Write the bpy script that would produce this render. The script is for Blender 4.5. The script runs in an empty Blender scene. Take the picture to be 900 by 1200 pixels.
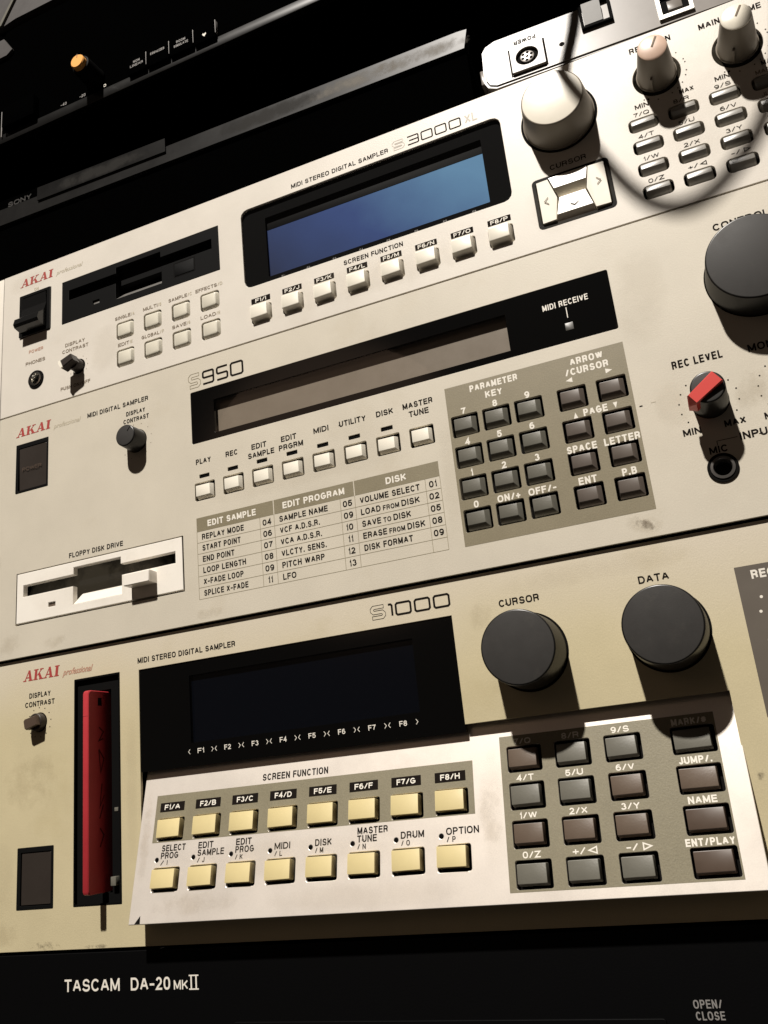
import bpy, bmesh, math, random
from mathutils import Matrix, Vector
random.seed(7)
S = bpy.context.scene
COL = S.collection
MM = 0.001

# ------------------------------------------------------------------ camera
cam_data = bpy.data.cameras.new('camera')
cam = bpy.data.objects.new('camera', cam_data)
COL.objects.link(cam)
cam_data.sensor_width = 36
cam_data.lens = 36 * 1035.535 / 1200
cam_data.clip_start = 0.005
cam_data.clip_end = 50
Rr = ((0.9171007303483323, 0.3859071449095781, -0.10000962904787475),
      (-0.20452325548269762, 0.24011978433082432, -0.9489534905039749),
      (-0.34219364161438603, 0.8907402341202828, 0.29914101517182307))
cm = Matrix(((Rr[0][0], -Rr[1][0], -Rr[2][0], 0.34850),
             (Rr[0][1], -Rr[1][1], -Rr[2][1], -0.33802),
             (Rr[0][2], -Rr[1][2], -Rr[2][2], -0.30271),
             (0, 0, 0, 1)))
cam.matrix_world = cm
S.camera = cam

# ------------------------------------------------------------------ light
w = bpy.data.worlds.new('World')
S.world = w
w.use_nodes = True
w.node_tree.nodes['Background'].inputs[0].default_value = (1.0, 0.80, 0.66, 1)
w.node_tree.nodes['Background'].inputs[1].default_value = 0.028
LAMP = Vector((60, -2200, 2880))
ld = bpy.data.lights.new('ceiling_lamp', 'POINT')
ld.energy = 1100
ld.color = (1.0, 0.94, 0.865)
ld.shadow_soft_size = 0.055
lo = bpy.data.objects.new('ceiling_lamp', ld)
lo.location = LAMP * MM
COL.objects.link(lo)

# added light with no known source: its reflection lifts the metal panel and black windows
ad_ = bpy.data.lights.new('reflection_fill', 'AREA')
ad_.shape = 'DISK'; ad_.size = 0.9
ad_.energy = 0.75
ad_.color = (1.0, 0.66, 0.45)
ao_ = bpy.data.objects.new('reflection_fill', ad_)
ao_.location = (-0.70, -2.09, 0.62)
ao_.rotation_euler = (Vector((0.215, 0, -0.30)) - Vector((-0.70, -2.09, 0.62))).to_track_quat('-Z', 'Y').to_euler()
COL.objects.link(ao_)

S.view_settings.view_transform = 'Standard'
S.view_settings.look = 'None'
S.view_settings.exposure = 0.0
S.view_settings.gamma = 1.0
S.view_settings.use_curve_mapping = False

# ------------------------------------------------------------------ materials
def mat(name, col, rough=0.5, metal=0.0, spec=0.5, var=0.0, vscale=40, bump=0.0, bscale=900,
        dirt=None, dirt_amt=0.0, dirt_scale=25, coat=0.0, stretch=None, old=None, grain=0.0):
    m = bpy.data.materials.new(name)
    m.use_nodes = True
    nt = m.node_tree
    b = nt.nodes['Principled BSDF']
    b.inputs['Base Color'].default_value = (*col, 1)
    b.inputs['Roughness'].default_value = rough
    b.inputs['Metallic'].default_value = metal
    b.inputs['Specular IOR Level'].default_value = spec
    b.inputs['Coat Weight'].default_value = coat
    b.inputs['Coat Roughness'].default_value = 0.08
    N, L = nt.nodes, nt.links
    tc = N.new('ShaderNodeNewGeometry')
    src = tc.outputs['Position']
    if stretch:
        mp = N.new('ShaderNodeVectorMath'); mp.operation = 'MULTIPLY'
        mp.inputs[1].default_value = stretch
        L.new(src, mp.inputs[0]); src = mp.outputs[0]
    cur = None
    if var > 0:
        n = N.new('ShaderNodeTexNoise'); n.inputs['Scale'].default_value = vscale
        n.inputs['Detail'].default_value = 6; n.inputs['Roughness'].default_value = 0.65
        L.new(src, n.inputs['Vector'])
        mr = N.new('ShaderNodeMapRange')
        mr.inputs['From Min'].default_value = 0.3; mr.inputs['From Max'].default_value = 0.7
        mr.inputs['To Min'].default_value = 1 - var; mr.inputs['To Max'].default_value = 1 + var
        L.new(n.outputs['Fac'], mr.inputs['Value'])
        mx = N.new('ShaderNodeMix'); mx.data_type = 'RGBA'; mx.blend_type = 'MULTIPLY'
        mx.inputs['Factor'].default_value = 1
        mx.inputs['A'].default_value = (*col, 1)
        L.new(mr.outputs[0], mx.inputs['B'])
        cur = mx.outputs['Result']
        mr2 = N.new('ShaderNodeMapRange')
        mr2.inputs['To Min'].default_value = max(0.02, rough - 0.08)
        mr2.inputs['To Max'].default_value = min(1, rough + 0.08)
        L.new(n.outputs['Fac'], mr2.inputs['Value'])
        L.new(mr2.outputs[0], b.inputs['Roughness'])
    if old is not None:
        # age yellowing: the paint has turned unevenly, the strip near the top seam least
        sp_ = N.new('ShaderNodeSeparateXYZ'); L.new(tc.outputs['Position'], sp_.inputs[0])
        n = N.new('ShaderNodeTexNoise'); n.inputs['Scale'].default_value = 9; n.inputs['Detail'].default_value = 4
        L.new(tc.outputs['Position'], n.inputs['Vector'])
        a_ = N.new('ShaderNodeMath'); a_.operation = 'MULTIPLY_ADD'; a_.inputs[1].default_value = 0.06
        L.new(n.outputs['Fac'], a_.inputs[0]); L.new(sp_.outputs['Z'], a_.inputs[2])
        mr = N.new('ShaderNodeMapRange'); mr.interpolation_type = 'SMOOTHSTEP'
        mr.inputs['From Min'].default_value = -0.24; mr.inputs['From Max'].default_value = -0.185
        L.new(a_.outputs[0], mr.inputs['Value'])
        mx = N.new('ShaderNodeMix'); mx.data_type = 'RGBA'
        L.new(mr.outputs[0], mx.inputs['Factor']); L.new(cur, mx.inputs['A']); mx.inputs['B'].default_value = (*old, 1)
        cur = mx.outputs['Result']
    if dirt:
        n = N.new('ShaderNodeTexNoise'); n.inputs['Scale'].default_value = dirt_scale
        n.inputs['Detail'].default_value = 8; n.inputs['Roughness'].default_value = 0.7
        L.new(src, n.inputs['Vector'])
        mr = N.new('ShaderNodeMapRange')
        mr.inputs['From Min'].default_value = 0.56; mr.inputs['From Max'].default_value = 0.74
        mr.inputs['To Min'].default_value = 0; mr.inputs['To Max'].default_value = dirt_amt
        L.new(n.outputs['Fac'], mr.inputs['Value'])
        mx = N.new('ShaderNodeMix'); mx.data_type = 'RGBA'
        L.new(mr.outputs[0], mx.inputs['Factor'])
        if cur: L.new(cur, mx.inputs['A'])
        else: mx.inputs['A'].default_value = (*col, 1)
        mx.inputs['B'].default_value = (*dirt, 1)
        cur = mx.outputs['Result']
    if grain > 0 and cur is not None:
        n = N.new('ShaderNodeTexNoise'); n.inputs['Scale'].default_value = 2200; n.inputs['Detail'].default_value = 2
        L.new(src, n.inputs['Vector'])
        mr = N.new('ShaderNodeMapRange'); mr.inputs['From Min'].default_value = 0.3; mr.inputs['From Max'].default_value = 0.7
        mr.inputs['To Min'].default_value = 1 - grain; mr.inputs['To Max'].default_value = 1 + grain
        L.new(n.outputs['Fac'], mr.inputs['Value'])
        mx = N.new('ShaderNodeMix'); mx.data_type = 'RGBA'; mx.blend_type = 'MULTIPLY'; mx.inputs['Factor'].default_value = 1
        L.new(cur, mx.inputs['A']); L.new(mr.outputs[0], mx.inputs['B'])
        cur = mx.outputs['Result']
    if cur: L.new(cur, b.inputs['Base Color'])
    if bump > 0:
        n = N.new('ShaderNodeTexNoise'); n.inputs['Scale'].default_value = bscale
        n.inputs['Detail'].default_value = 3
        L.new(src, n.inputs['Vector'])
        bp = N.new('ShaderNodeBump'); bp.inputs['Strength'].default_value = bump
        bp.inputs['Distance'].default_value = 0.0002
        L.new(n.outputs['Fac'], bp.inputs['Height'])
        L.new(bp.outputs[0], b.inputs['Normal'])
    return m

M = {}
M['plate3000'] = mat('paint_pale_grey', (0.62, 0.575, 0.505), 0.40, var=0.04, vscale=26, bump=0.18, bscale=1500, dirt=(0.46, 0.39, 0.29), dirt_amt=0.2, dirt_scale=18, grain=0.035)
M['plate950'] = mat('paint_warm_grey', (0.545, 0.498, 0.408), 0.45, var=0.05, vscale=22, bump=0.2, bscale=1500, dirt=(0.38, 0.31, 0.19), dirt_amt=0.28, dirt_scale=16, grain=0.045)
M['plate1000'] = mat('paint_yellowed_grey', (0.525, 0.457, 0.290), 0.47, var=0.05, vscale=24, bump=0.2, bscale=1500, dirt=(0.36, 0.29, 0.13), dirt_amt=0.25, dirt_scale=16, old=(0.575, 0.515, 0.41), grain=0.045)
M['wedge'] = mat('paint_silver', (0.78, 0.72, 0.65), 0.42, metal=0.5, var=0.03, vscale=40, bump=0.05, bscale=2400, dirt=(0.52, 0.45, 0.34), dirt_amt=0.22, dirt_scale=20, grain=0.03)
M['patch950'] = mat('print_olive_grey', (0.205, 0.175, 0.110), 0.5, var=0.06, vscale=60, bump=0.25, bscale=1500, grain=0.10)
M['patch1000'] = mat('print_grey_green', (0.195, 0.172, 0.112), 0.5, var=0.06, vscale=60, bump=0.25, bscale=1500, grain=0.10)
M['patch1000r'] = mat('print_grey_brown', (0.105, 0.088, 0.070), 0.5, var=0.05, vscale=60)
M['black'] = mat('plastic_black', (0.0030, 0.0030, 0.0030), 0.75, spec=0.03, bump=0.1)
M['hole'] = mat('interior_black', (0.006, 0.0055, 0.005), 0.9, spec=0.05)
M['gloss'] = mat('window_black', (0.002, 0.002, 0.002), 0.10, spec=0.5)
M['ledwin'] = mat('lcd_dark_blue', (0.0018, 0.0026, 0.0048), 0.12, spec=0.5)
M['knob'] = mat('knob_charcoal', (0.036, 0.034, 0.032), 0.52, spec=0.2, var=0.06, vscale=200, bump=0.1, bscale=2500, dirt=(0.06, 0.055, 0.048), dirt_amt=0.4, dirt_scale=120)
M['knobside'] = mat('knob_side_black', (0.008, 0.0075, 0.007), 0.30, spec=0.45)
M['cream'] = mat('plastic_cream', (0.78, 0.735, 0.63), 0.35, var=0.03, vscale=80)
M['creamknob'] = mat('plastic_cream_knob', (0.74, 0.69, 0.58), 0.30, var=0.02, vscale=80)
M['knobtan'] = mat('plastic_tan_cap', (0.60, 0.42, 0.32), 0.4, var=0.08, vscale=150)
M['keysilver'] = mat('key_slate_gloss', (0.20, 0.188, 0.165), 0.36, spec=0.9, var=0.03, vscale=80)
M['square'] = mat('key_milky', (0.60, 0.565, 0.47), 0.30, var=0.03, vscale=90)
M['yellow'] = mat('key_yellow', (0.60, 0.50, 0.255), 0.45, var=0.04, vscale=60)
M['keygrey'] = mat('key_dark_grey', (0.128, 0.122, 0.100), 0.40, spec=0.35, var=0.05, vscale=120, bump=0.15, bscale=1500)
M['keybrown'] = mat('key_grey_brown', (0.110, 0.080, 0.058), 0.40, spec=0.35, var=0.05, vscale=120, bump=0.15, bscale=1500)
M['keybrown2'] = mat('key_dull_brown', (0.075, 0.052, 0.038), 0.38, spec=0.4, var=0.05, vscale=120)
M['ink'] = mat('ink_black', (0.012, 0.0095, 0.008), 0.85, spec=0.02)
M['inkbrown'] = mat('ink_worn_brown', (0.17, 0.13, 0.09), 0.6, spec=0.2)
M['inkpale'] = mat('ink_pale', (0.44, 0.39, 0.29), 0.6, spec=0.2)
M['inkrule'] = mat('ink_rule', (0.26, 0.225, 0.15), 0.6, spec=0.2)
M['inkwhite'] = mat('ink_white', (0.74, 0.70, 0.62), 0.5, spec=0.3)
M['inkgrey'] = mat('ink_grey', (0.22, 0.21, 0.20), 0.5, spec=0.3)
M['inkred'] = mat('ink_red', (0.34, 0.05, 0.045), 0.5, spec=0.3)
M['inkfaint'] = mat('ink_faint_red', (0.42, 0.24, 0.17), 0.6, spec=0.2)
M['white'] = mat('plastic_white', (0.80, 0.755, 0.68), 0.38, var=0.03, vscale=60, dirt=(0.45, 0.38, 0.28), dirt_amt=0.2, dirt_scale=40)
M['fddblack'] = mat('plastic_drive_black', (0.0050, 0.0050, 0.0050), 0.6, spec=0.05, bump=0.15, bscale=1800)
M['fddgrey'] = mat('plastic_scoop_grey', (0.13, 0.125, 0.115), 0.4, var=0.1, vscale=300)
M['red'] = mat('plastic_red', (0.38, 0.028, 0.035), 0.5, spec=0.3, var=0.06, vscale=100, dirt=(0.16, 0.02, 0.02), dirt_amt=0.4, dirt_scale=60)
M['redptr'] = mat('pointer_red', (0.62, 0.06, 0.05), 0.4)
M['rockerdark'] = mat('rocker_brown_black', (0.030, 0.024, 0.020), 0.4, spec=0.3, var=0.06, vscale=80)
M['rocker'] = mat('rocker_gloss_black', (0.008, 0.008, 0.008), 0.16)
M['metal'] = mat('nickel', (0.60, 0.58, 0.54), 0.22, metal=1.0)
M['darkmetal'] = mat('dark_ring', (0.16, 0.15, 0.14), 0.3, metal=0.7)
M['recbk'] = mat('paint_recorder_black', (0.0016, 0.0016, 0.0018), 0.5, spec=0.10, bump=0.15, bscale=1300)
M['upper'] = mat('paint_deck_black', (0.0006, 0.0006, 0.0006), 0.8, spec=0.0)
M['strip'] = mat('strip_dusty_black', (0.0085, 0.0082, 0.0078), 0.35, spec=0.25, var=0.3, vscale=25)
M['strip2'] = mat('strip_dark_grey', (0.0060, 0.0058, 0.0055), 0.35, spec=0.2, var=0.3, vscale=30)
M['ctrl'] = mat('paint_controller_silver', (0.16, 0.142, 0.125), 0.33, spec=0.22, var=0.06, vscale=60, dirt=(0.13, 0.12, 0.10), dirt_amt=0.25, dirt_scale=60)
M['orange'] = mat('cap_orange', (0.85, 0.40, 0.10), 0.4)
M['greybox'] = mat('case_grey', (0.045, 0.040, 0.038), 0.5, var=0.1, vscale=100)
M['jet'] = mat('plastic_jet', (0.0015, 0.0015, 0.0015), 0.5, spec=0.06)
M['creamshade'] = mat('plastic_cream_shaded', (0.22, 0.19, 0.15), 0.4, var=0.03, vscale=80)  # cream darkened: the shade on the knob sides is put into the colour
M['inkghost'] = mat('ink_ghost', (0.585, 0.542, 0.472), 0.6, spec=0.2)
M['dust'] = mat('dust_grey', (0.20, 0.185, 0.16), 0.9, spec=0.1, var=0.3, vscale=300)
M['lampgrey'] = mat('lamp_lens_grey', (0.055, 0.052, 0.045), 0.4)
M['inkdim'] = mat('ink_dim', (0.045, 0.043, 0.041), 0.5, spec=0.1)
M['keybrown950'] = mat('key_taupe', (0.105, 0.086, 0.072), 0.40, spec=0.35, var=0.05, vscale=120)
M['redseam'] = mat('red_seam', (0.20, 0.015, 0.02), 0.6)
M['penmark'] = mat('faded_pen', (0.06, 0.008, 0.010), 0.6, spec=0.1)
M['cable'] = mat('rubber_black', (0.01, 0.01, 0.01), 0.5)
M['stain'] = mat('stain_brown', (0.37, 0.31, 0.22), 0.7, var=0.2, vscale=300)
M['stain2'] = mat('stain_dark', (0.07, 0.055, 0.045), 0.7, var=0.2, vscale=300)
M['lcd950'] = mat('lcd_grey_brown', (0.20, 0.165, 0.125), 0.35, var=0.06, vscale=60, bump=0.1, bscale=2500)
M['edge'] = mat('plate_edge_grey', (0.30, 0.28, 0.24), 0.5)

def lcd_blue():
    m = bpy.data.materials.new('lcd_backlit_blue'); m.use_nodes = True
    nt = m.node_tree; N, L = nt.nodes, nt.links
    b = N['Principled BSDF']
    b.inputs['Base Color'].default_value = (0.015, 0.018, 0.03, 1)
    b.inputs['Roughness'].default_value = 0.7; b.inputs['Specular IOR Level'].default_value = 0.03
    g = N.new('ShaderNodeNewGeometry')
    sx = N.new('ShaderNodeSeparateXYZ'); L.new(g.outputs['Position'], sx.inputs[0])
    # viewing-angle falloff painted into the glow: dark at left, brighter to the right
    mz = N.new('ShaderNodeMath'); mz.operation = 'MULTIPLY_ADD'
    mz.inputs[1].default_value = 0.9; L.new(sx.outputs['Z'], mz.inputs[0]); L.new(sx.outputs['X'], mz.inputs[2])
    mr = N.new('ShaderNodeMapRange')
    mr.inputs['From Min'].default_value = 0.120; mr.inputs['From Max'].default_value = 0.262
    L.new(mz.outputs[0], mr.inputs['Value'])
    n = N.new('ShaderNodeTexNoise'); n.inputs['Scale'].default_value = 45; n.inputs['Detail'].default_value = 5
    L.new(g.outputs['Position'], n.inputs['Vector'])
    ad = N.new('ShaderNodeMath'); ad.operation = 'MULTIPLY_ADD'; ad.inputs[1].default_value = 0.22
    L.new(n.outputs['Fac'], ad.inputs[0]); L.new(mr.outputs[0], ad.inputs[2])
    cr = N.new('ShaderNodeValToRGB')
    e = cr.color_ramp.elements
    e[0].position = 0.08; e[0].color = (0.014, 0.018, 0.040, 1)
    e[1].position = 1.12 if False else 1.0; e[1].color = (0.12, 0.25, 0.385, 1)
    k = e.new(0.55); k.color = (0.034, 0.062, 0.175, 1)
    L.new(ad.outputs[0], cr.inputs[0])
    L.new(cr.outputs[0], b.inputs['Emission Color'])
    b.inputs['Emission Strength'].default_value = 1.0
    return m
M['lcdblue'] = lcd_blue()

def pane_mat():
    m = bpy.data.materials.new('clear_pane'); m.use_nodes = True
    nt = m.node_tree; N, L = nt.nodes, nt.links
    N.remove(N['Principled BSDF'])
    t = N.new('ShaderNodeBsdfTransparent'); t.inputs[0].default_value = (0.93, 0.93, 0.93, 1)
    g = N.new('ShaderNodeBsdfGlossy'); g.inputs['Roughness'].default_value = 0.02
    lw = N.new('ShaderNodeLayerWeight'); lw.inputs[0].default_value = 0.5
    pw_ = N.new('ShaderNodeMath'); pw_.operation = 'POWER'; pw_.inputs[1].default_value = 5; L.new(lw.outputs['Facing'], pw_.inputs[0])
    fr = N.new('ShaderNodeMath'); fr.operation = 'MULTIPLY_ADD'; fr.inputs[1].default_value = 0.92; fr.inputs[2].default_value = 0.05; L.new(pw_.outputs[0], fr.inputs[0])
    mx = N.new('ShaderNodeMixShader')
    L.new(fr.outputs[0], mx.inputs[0]); L.new(t.outputs[0], mx.inputs[1]); L.new(g.outputs[0], mx.inputs[2])
    L.new(mx.outputs[0], N['Material Output'].inputs[0])
    return m
M['pane'] = pane_mat()

def film_mat(name, col, amt, scale, lo, rough=0.8):
    """thin deposit (dust, grime): noise-broken, fading towards the edge of its own patch"""
    m = bpy.data.materials.new(name); m.use_nodes = True
    nt = m.node_tree; N, L = nt.nodes, nt.links
    b = N['Principled BSDF']; b.inputs['Base Color'].default_value = (*col, 1); b.inputs['Roughness'].default_value = rough
    b.inputs['Specular IOR Level'].default_value = 0.1
    tc = N.new('ShaderNodeTexCoord'); sx = N.new('ShaderNodeSeparateXYZ'); L.new(tc.outputs['Generated'], sx.inputs[0])
    def par(o):
        a = N.new('ShaderNodeMath'); a.operation = 'SUBTRACT'; a.inputs[0].default_value = 1; L.new(o, a.inputs[1])
        c = N.new('ShaderNodeMath'); c.operation = 'MULTIPLY'; L.new(o, c.inputs[0]); L.new(a.outputs[0], c.inputs[1])
        d = N.new('ShaderNodeMath'); d.operation = 'MULTIPLY'; L.new(c.outputs[0], d.inputs[0]); d.inputs[1].default_value = 4
        return d.outputs[0]
    f = N.new('ShaderNodeMath'); f.operation = 'MULTIPLY'; L.new(par(sx.outputs['X']), f.inputs[0]); L.new(par(sx.outputs['Z']), f.inputs[1])
    g = N.new('ShaderNodeNewGeometry')
    n = N.new('ShaderNodeTexNoise'); n.inputs['Scale'].default_value = scale; n.inputs['Detail'].default_value = 9; n.inputs['Roughness'].default_value = 0.72
    L.new(g.outputs['Position'], n.inputs['Vector'])
    s_ = N.new('ShaderNodeMath'); s_.operation = 'POWER'; s_.inputs[1].default_value = 0.6; L.new(f.outputs[0], s_.inputs[0])
    q = N.new('ShaderNodeMath'); q.operation = 'MULTIPLY'; L.new(s_.outputs[0], q.inputs[0]); L.new(n.outputs['Fac'], q.inputs[1])
    mr = N.new('ShaderNodeMapRange'); mr.inputs['From Min'].default_value = lo; mr.inputs['From Max'].default_value = lo + .22
    mr.inputs['To Max'].default_value = amt
    L.new(q.outputs[0], mr.inputs['Value'])
    t = N.new('ShaderNodeBsdfTransparent'); mx = N.new('ShaderNodeMixShader')
    L.new(mr.outputs[0], mx.inputs[0]); L.new(t.outputs[0], mx.inputs[1]); L.new(b.outputs[0], mx.inputs[2])
    L.new(mx.outputs[0], N['Material Output'].inputs[0])
    return m
M['dustfilm'] = film_mat('dust_film', (0.24, 0.22, 0.19), 0.55, 90, 0.34)
M['dustthin'] = film_mat('dust_thin', (0.035, 0.033, 0.030), 0.5, 120, 0.25)
M['grime'] = film_mat('grime_film', (0.30, 0.23, 0.13), 0.12, 140, 0.34)
M['grimedark'] = film_mat('grime_dark', (0.08, 0.06, 0.042), 0.5, 330, 0.43)
M['smudge'] = film_mat('smudge_brown', (0.17, 0.12, 0.075), 0.7, 260, 0.36)
M['grease'] = film_mat('handling_film', (0.42, 0.36, 0.26), 0.07, 50, 0.25)

# ------------------------------------------------------------------ object helpers
WM = {}
def T(x, h, z): return Matrix.Translation(Vector((x, -h, z)) * MM)
class Frame:
    """panel frame: local x right, z up, h = height above the panel towards the viewer"""
    def __init__(s, mtx): s.m = mtx
FLAT = Frame(Matrix.Identity(4))
F1000 = Frame(T(-0.7, -1.8, 0.05))                      # the lowest sampler sits 1.8 mm further back

def thing(name, label, cat, loc=(0, 0, 0), group=None):
    o = bpy.data.objects.new(name, None)
    o.empty_display_size = 0.02
    COL.objects.link(o)
    m = T(*loc); o.matrix_world = m; WM[o.name] = m
    o['label'] = label; o['category'] = cat
    if group: o['group'] = group
    return o

def link(name, me, m, parent, world, label=None):
    o = bpy.data.objects.new(name, me)
    COL.objects.link(o)
    if m is not None:
        if len(me.materials) == 0: me.materials.append(m)
        elif me.materials[0] != m and len(me.materials) == 1:
            o.material_slots[0].link = 'OBJECT'; o.material_slots[0].material = m
    if parent:
        o.parent = parent
        o.matrix_local = WM[parent.name].inverted() @ world
    else:
        o.matrix_world = world
    WM[o.name] = world.copy()
    if label: o['label'] = label
    return o

KR = random.Random(11)
def place(name, me, m, parent, fr, x, z, h=0.0, rot=0.0, label=None):
    if name in ('function_key', 'mode_key', 'keypad_key'):          # real keys never sit quite true
        x += KR.uniform(-.1, .1); z += KR.uniform(-.08, .08); h += KR.uniform(-.14, .08); rot += KR.uniform(-.014, .014)
    return link(name, me, m, parent, fr.m @ T(x, h, z) @ Matrix.Rotation(rot, 4, 'Y'), label)

def mesh(verts, faces, smooth=False, angle=35):
    me = bpy.data.meshes.new('m')
    me.from_pydata([(v[0] * MM, v[1] * MM, v[2] * MM) for v in verts], [], faces)
    bm = bmesh.new(); bm.from_mesh(me)
    bmesh.ops.recalc_face_normals(bm, faces=bm.faces)
    bm.to_mesh(me); bm.free()
    if smooth:
        me.polygons.foreach_set('use_smooth', [True] * len(me.polygons))
        me.set_sharp_from_angle(angle=math.radians(angle))
    me.update()
    return me

def quad(x0, x1, z0, z1, h):
    me = bpy.data.meshes.new('m')
    me.from_pydata([(x0 * MM, -h * MM, z0 * MM), (x1 * MM, -h * MM, z0 * MM), (x1 * MM, -h * MM, z1 * MM), (x0 * MM, -h * MM, z1 * MM)], [], [(0, 1, 2, 3)])
    me.update(); return me

def film(par, fr, x0, x1, z0, z1, m, h=0.11, rot=0.0, name='grime'):
    cx, cz = (x0 + x1) / 2, (z0 + z1) / 2
    return place(name, quad(x0 - cx, x1 - cx, z0 - cz, z1 - cz, 0), M[m], par, fr, cx, cz, h, rot)

def rrect(w, h, r, n=3, cx=0, cz=0):
    out = []
    r = min(r, w / 2 - 1e-3, h / 2 - 1e-3)
    for i, (sx, sz) in enumerate(((1, 1), (-1, 1), (-1, -1), (1, -1))):
        for k in range(n + 1):
            a = math.pi / 2 * (i + k / n)
            out.append((cx + sx * (w / 2 - r) + r * math.cos(a), cz + sz * (h / 2 - r) + r * math.sin(a)))
    return out
def circ(r, n=48, cx=0, cz=0):
    return [(cx + r * math.cos(2 * math.pi * i / n), cz + r * math.sin(2 * math.pi * i / n)) for i in range(n)]

def loft(rings, cap0=True, cap1=True, smooth=True, angle=35):
    """rings: list of (outline, h or function of (x,z))"""
    vs, fs = [], []
    n = len(rings[0][0])
    for o, h in rings:
        for (x, z) in o:
            vs.append((x, -(h(x, z) if callable(h) else h), z))
    for k in range(len(rings) - 1):
        for i in range(n):
            j = (i + 1) % n
            fs.append((k * n + i, k * n + j, (k + 1) * n + j, (k + 1) * n + i))
    if cap0: fs.append(tuple(range(n)))
    if cap1: fs.append(tuple((len(rings) - 1) * n + i for i in range(n)))
    return mesh(vs, fs, smooth, angle)

def box(x0, x1, z0, z1, h0, h1, r=0.3):
    w_, d_ = x1 - x0, z1 - z0
    e = min(r, w_ / 4, d_ / 4, abs(h1 - h0) / 3)
    o = lambda q: rrect(w_ - 2 * q, d_ - 2 * q, max(r - q, 0.02), 2, (x0 + x1) / 2, (z0 + z1) / 2)
    return loft([(o(0), h0), (o(0), h1 - e), (o(e * 0.3), h1 - e * 0.3), (o(e), h1)])

def plate(outline, holes, h0, h1, bev=0.15):
    """real plate with real holes: a filled 2D curve, extruded and bevelled, turned into a mesh"""
    cu = bpy.data.curves.new('c', 'CURVE'); cu.dimensions = '2D'; cu.fill_mode = 'BOTH'
    for pts in [outline] + holes:
        sp = cu.splines.new('POLY'); sp.points.add(len(pts) - 1)
        for i, (x, z) in enumerate(pts): sp.points[i].co = (x, z, 0, 1)
        sp.use_cyclic_u = True
    t = (h1 - h0) / 2
    cu.bevel_depth = bev; cu.bevel_resolution = 1; cu.offset = -bev if bev else 0
    cu.extrude = max(t - bev, 0)
    o = bpy.data.objects.new('c', cu); COL.objects.link(o)
    dg = bpy.context.evaluated_depsgraph_get()
    me = bpy.data.meshes.new_from_object(o.evaluated_get(dg))
    bpy.data.objects.remove(o); bpy.data.curves.remove(cu)
    hm = (h0 + h1) / 2
    for v in me.vertices:
        x, y, z = v.co
        v.co = (x * MM, -(z + hm) * MM, y * MM)
    me.polygons.foreach_set('use_smooth', [False] * len(me.polygons))
    me.materials.clear()
    me.update()
    return me

def sheet(outline, holes=None, h=0.0):
    cu = bpy.data.curves.new('c', 'CURVE'); cu.dimensions = '2D'; cu.fill_mode = 'BOTH'
    for pts in [outline] + (holes or []):
        sp = cu.splines.new('POLY'); sp.points.add(len(pts) - 1)
        for i, (x, z) in enumerate(pts): sp.points[i].co = (x, z, 0, 1)
        sp.use_cyclic_u = True
    o = bpy.data.objects.new('c', cu); COL.objects.link(o)
    dg = bpy.context.evaluated_depsgraph_get()
    me = bpy.data.meshes.new_from_object(o.evaluated_get(dg))
    bpy.data.objects.remove(o); bpy.data.curves.remove(cu)
    for v in me.vertices:
        x, y, z = v.co
        v.co = (x * MM, -h * MM, y * MM)
    me.materials.clear(); me.update()
    return me

def polys(ps, h=0.0):
    """several flat convex outlines in one print, staggered by microns so that none overlap in one plane"""
    vs, fs = [], []
    for k, p in enumerate(ps):
        b0 = len(vs)
        for (x, z) in p: vs.append((x, -(h + 0.004 * (k % 6)), z))
        fs.append(tuple(range(b0, b0 + len(p))))
    me = bpy.data.meshes.new('m')
    me.from_pydata([(v[0] * MM, v[1] * MM, v[2] * MM) for v in vs], [], fs)
    me.update()
    return me

# ------------------------------------------------------------------ lettering
_f = bpy.data.curves.new('font', 'FONT'); _fo = bpy.data.objects.new('font', _f)
def font_mesh(s, bold):
    _f.body = s; _f.size = 1; _f.resolution_u = 3; _f.offset = bold; _f.fill_mode = 'FRONT'
    if _fo.name not in COL.objects: COL.objects.link(_fo)
    dg = bpy.context.evaluated_depsgraph_get(); dg.update()
    return bpy.data.meshes.new_from_object(_fo.evaluated_get(dg))
_m = font_mesh('H', 0); CAPH = max(v.co.y for v in _m.vertices); bpy.data.meshes.remove(_m)
def _arc(cx, cz, rx, rz, a0, a1, n=8):
    return [(cx + rx * math.cos(math.radians(a0 + (a1 - a0) * i / n)), cz + rz * math.sin(math.radians(a0 + (a1 - a0) * i / n))) for i in range(n + 1)]
def _sup(n=20, e=2.5):
    o = []
    for i in range(n):
        a = 2 * math.pi * i / n; c, s_ = math.cos(a), math.sin(a)
        o.append((.5 + .5 * math.copysign(abs(c) ** (2 / e), c), .5 + .5 * math.copysign(abs(s_) ** (2 / e), s_)))
    return o
_O = ('c', _sup())
_S = [(.97, .76)] + _arc(.5, .76, .42, .24, 20, 180, 7) + _arc(.42, .62, .34, .12, 200, 262, 3) + [(.6, .46)] + _arc(.56, .26, .44, .26, 50, -90, 6) + _arc(.5, .25, .5, .25, -90, -172, 5)
_2 = _arc(.5, .71, .46, .29, 168, 0, 7) + [(.86, .52), (.3, .22), (.04, 0), (1, 0)]
_3 = [_arc(.48, .75, .42, .25, 160, -80, 8), _arc(.48, .27, .52, .27, 80, -165, 9)]
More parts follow.
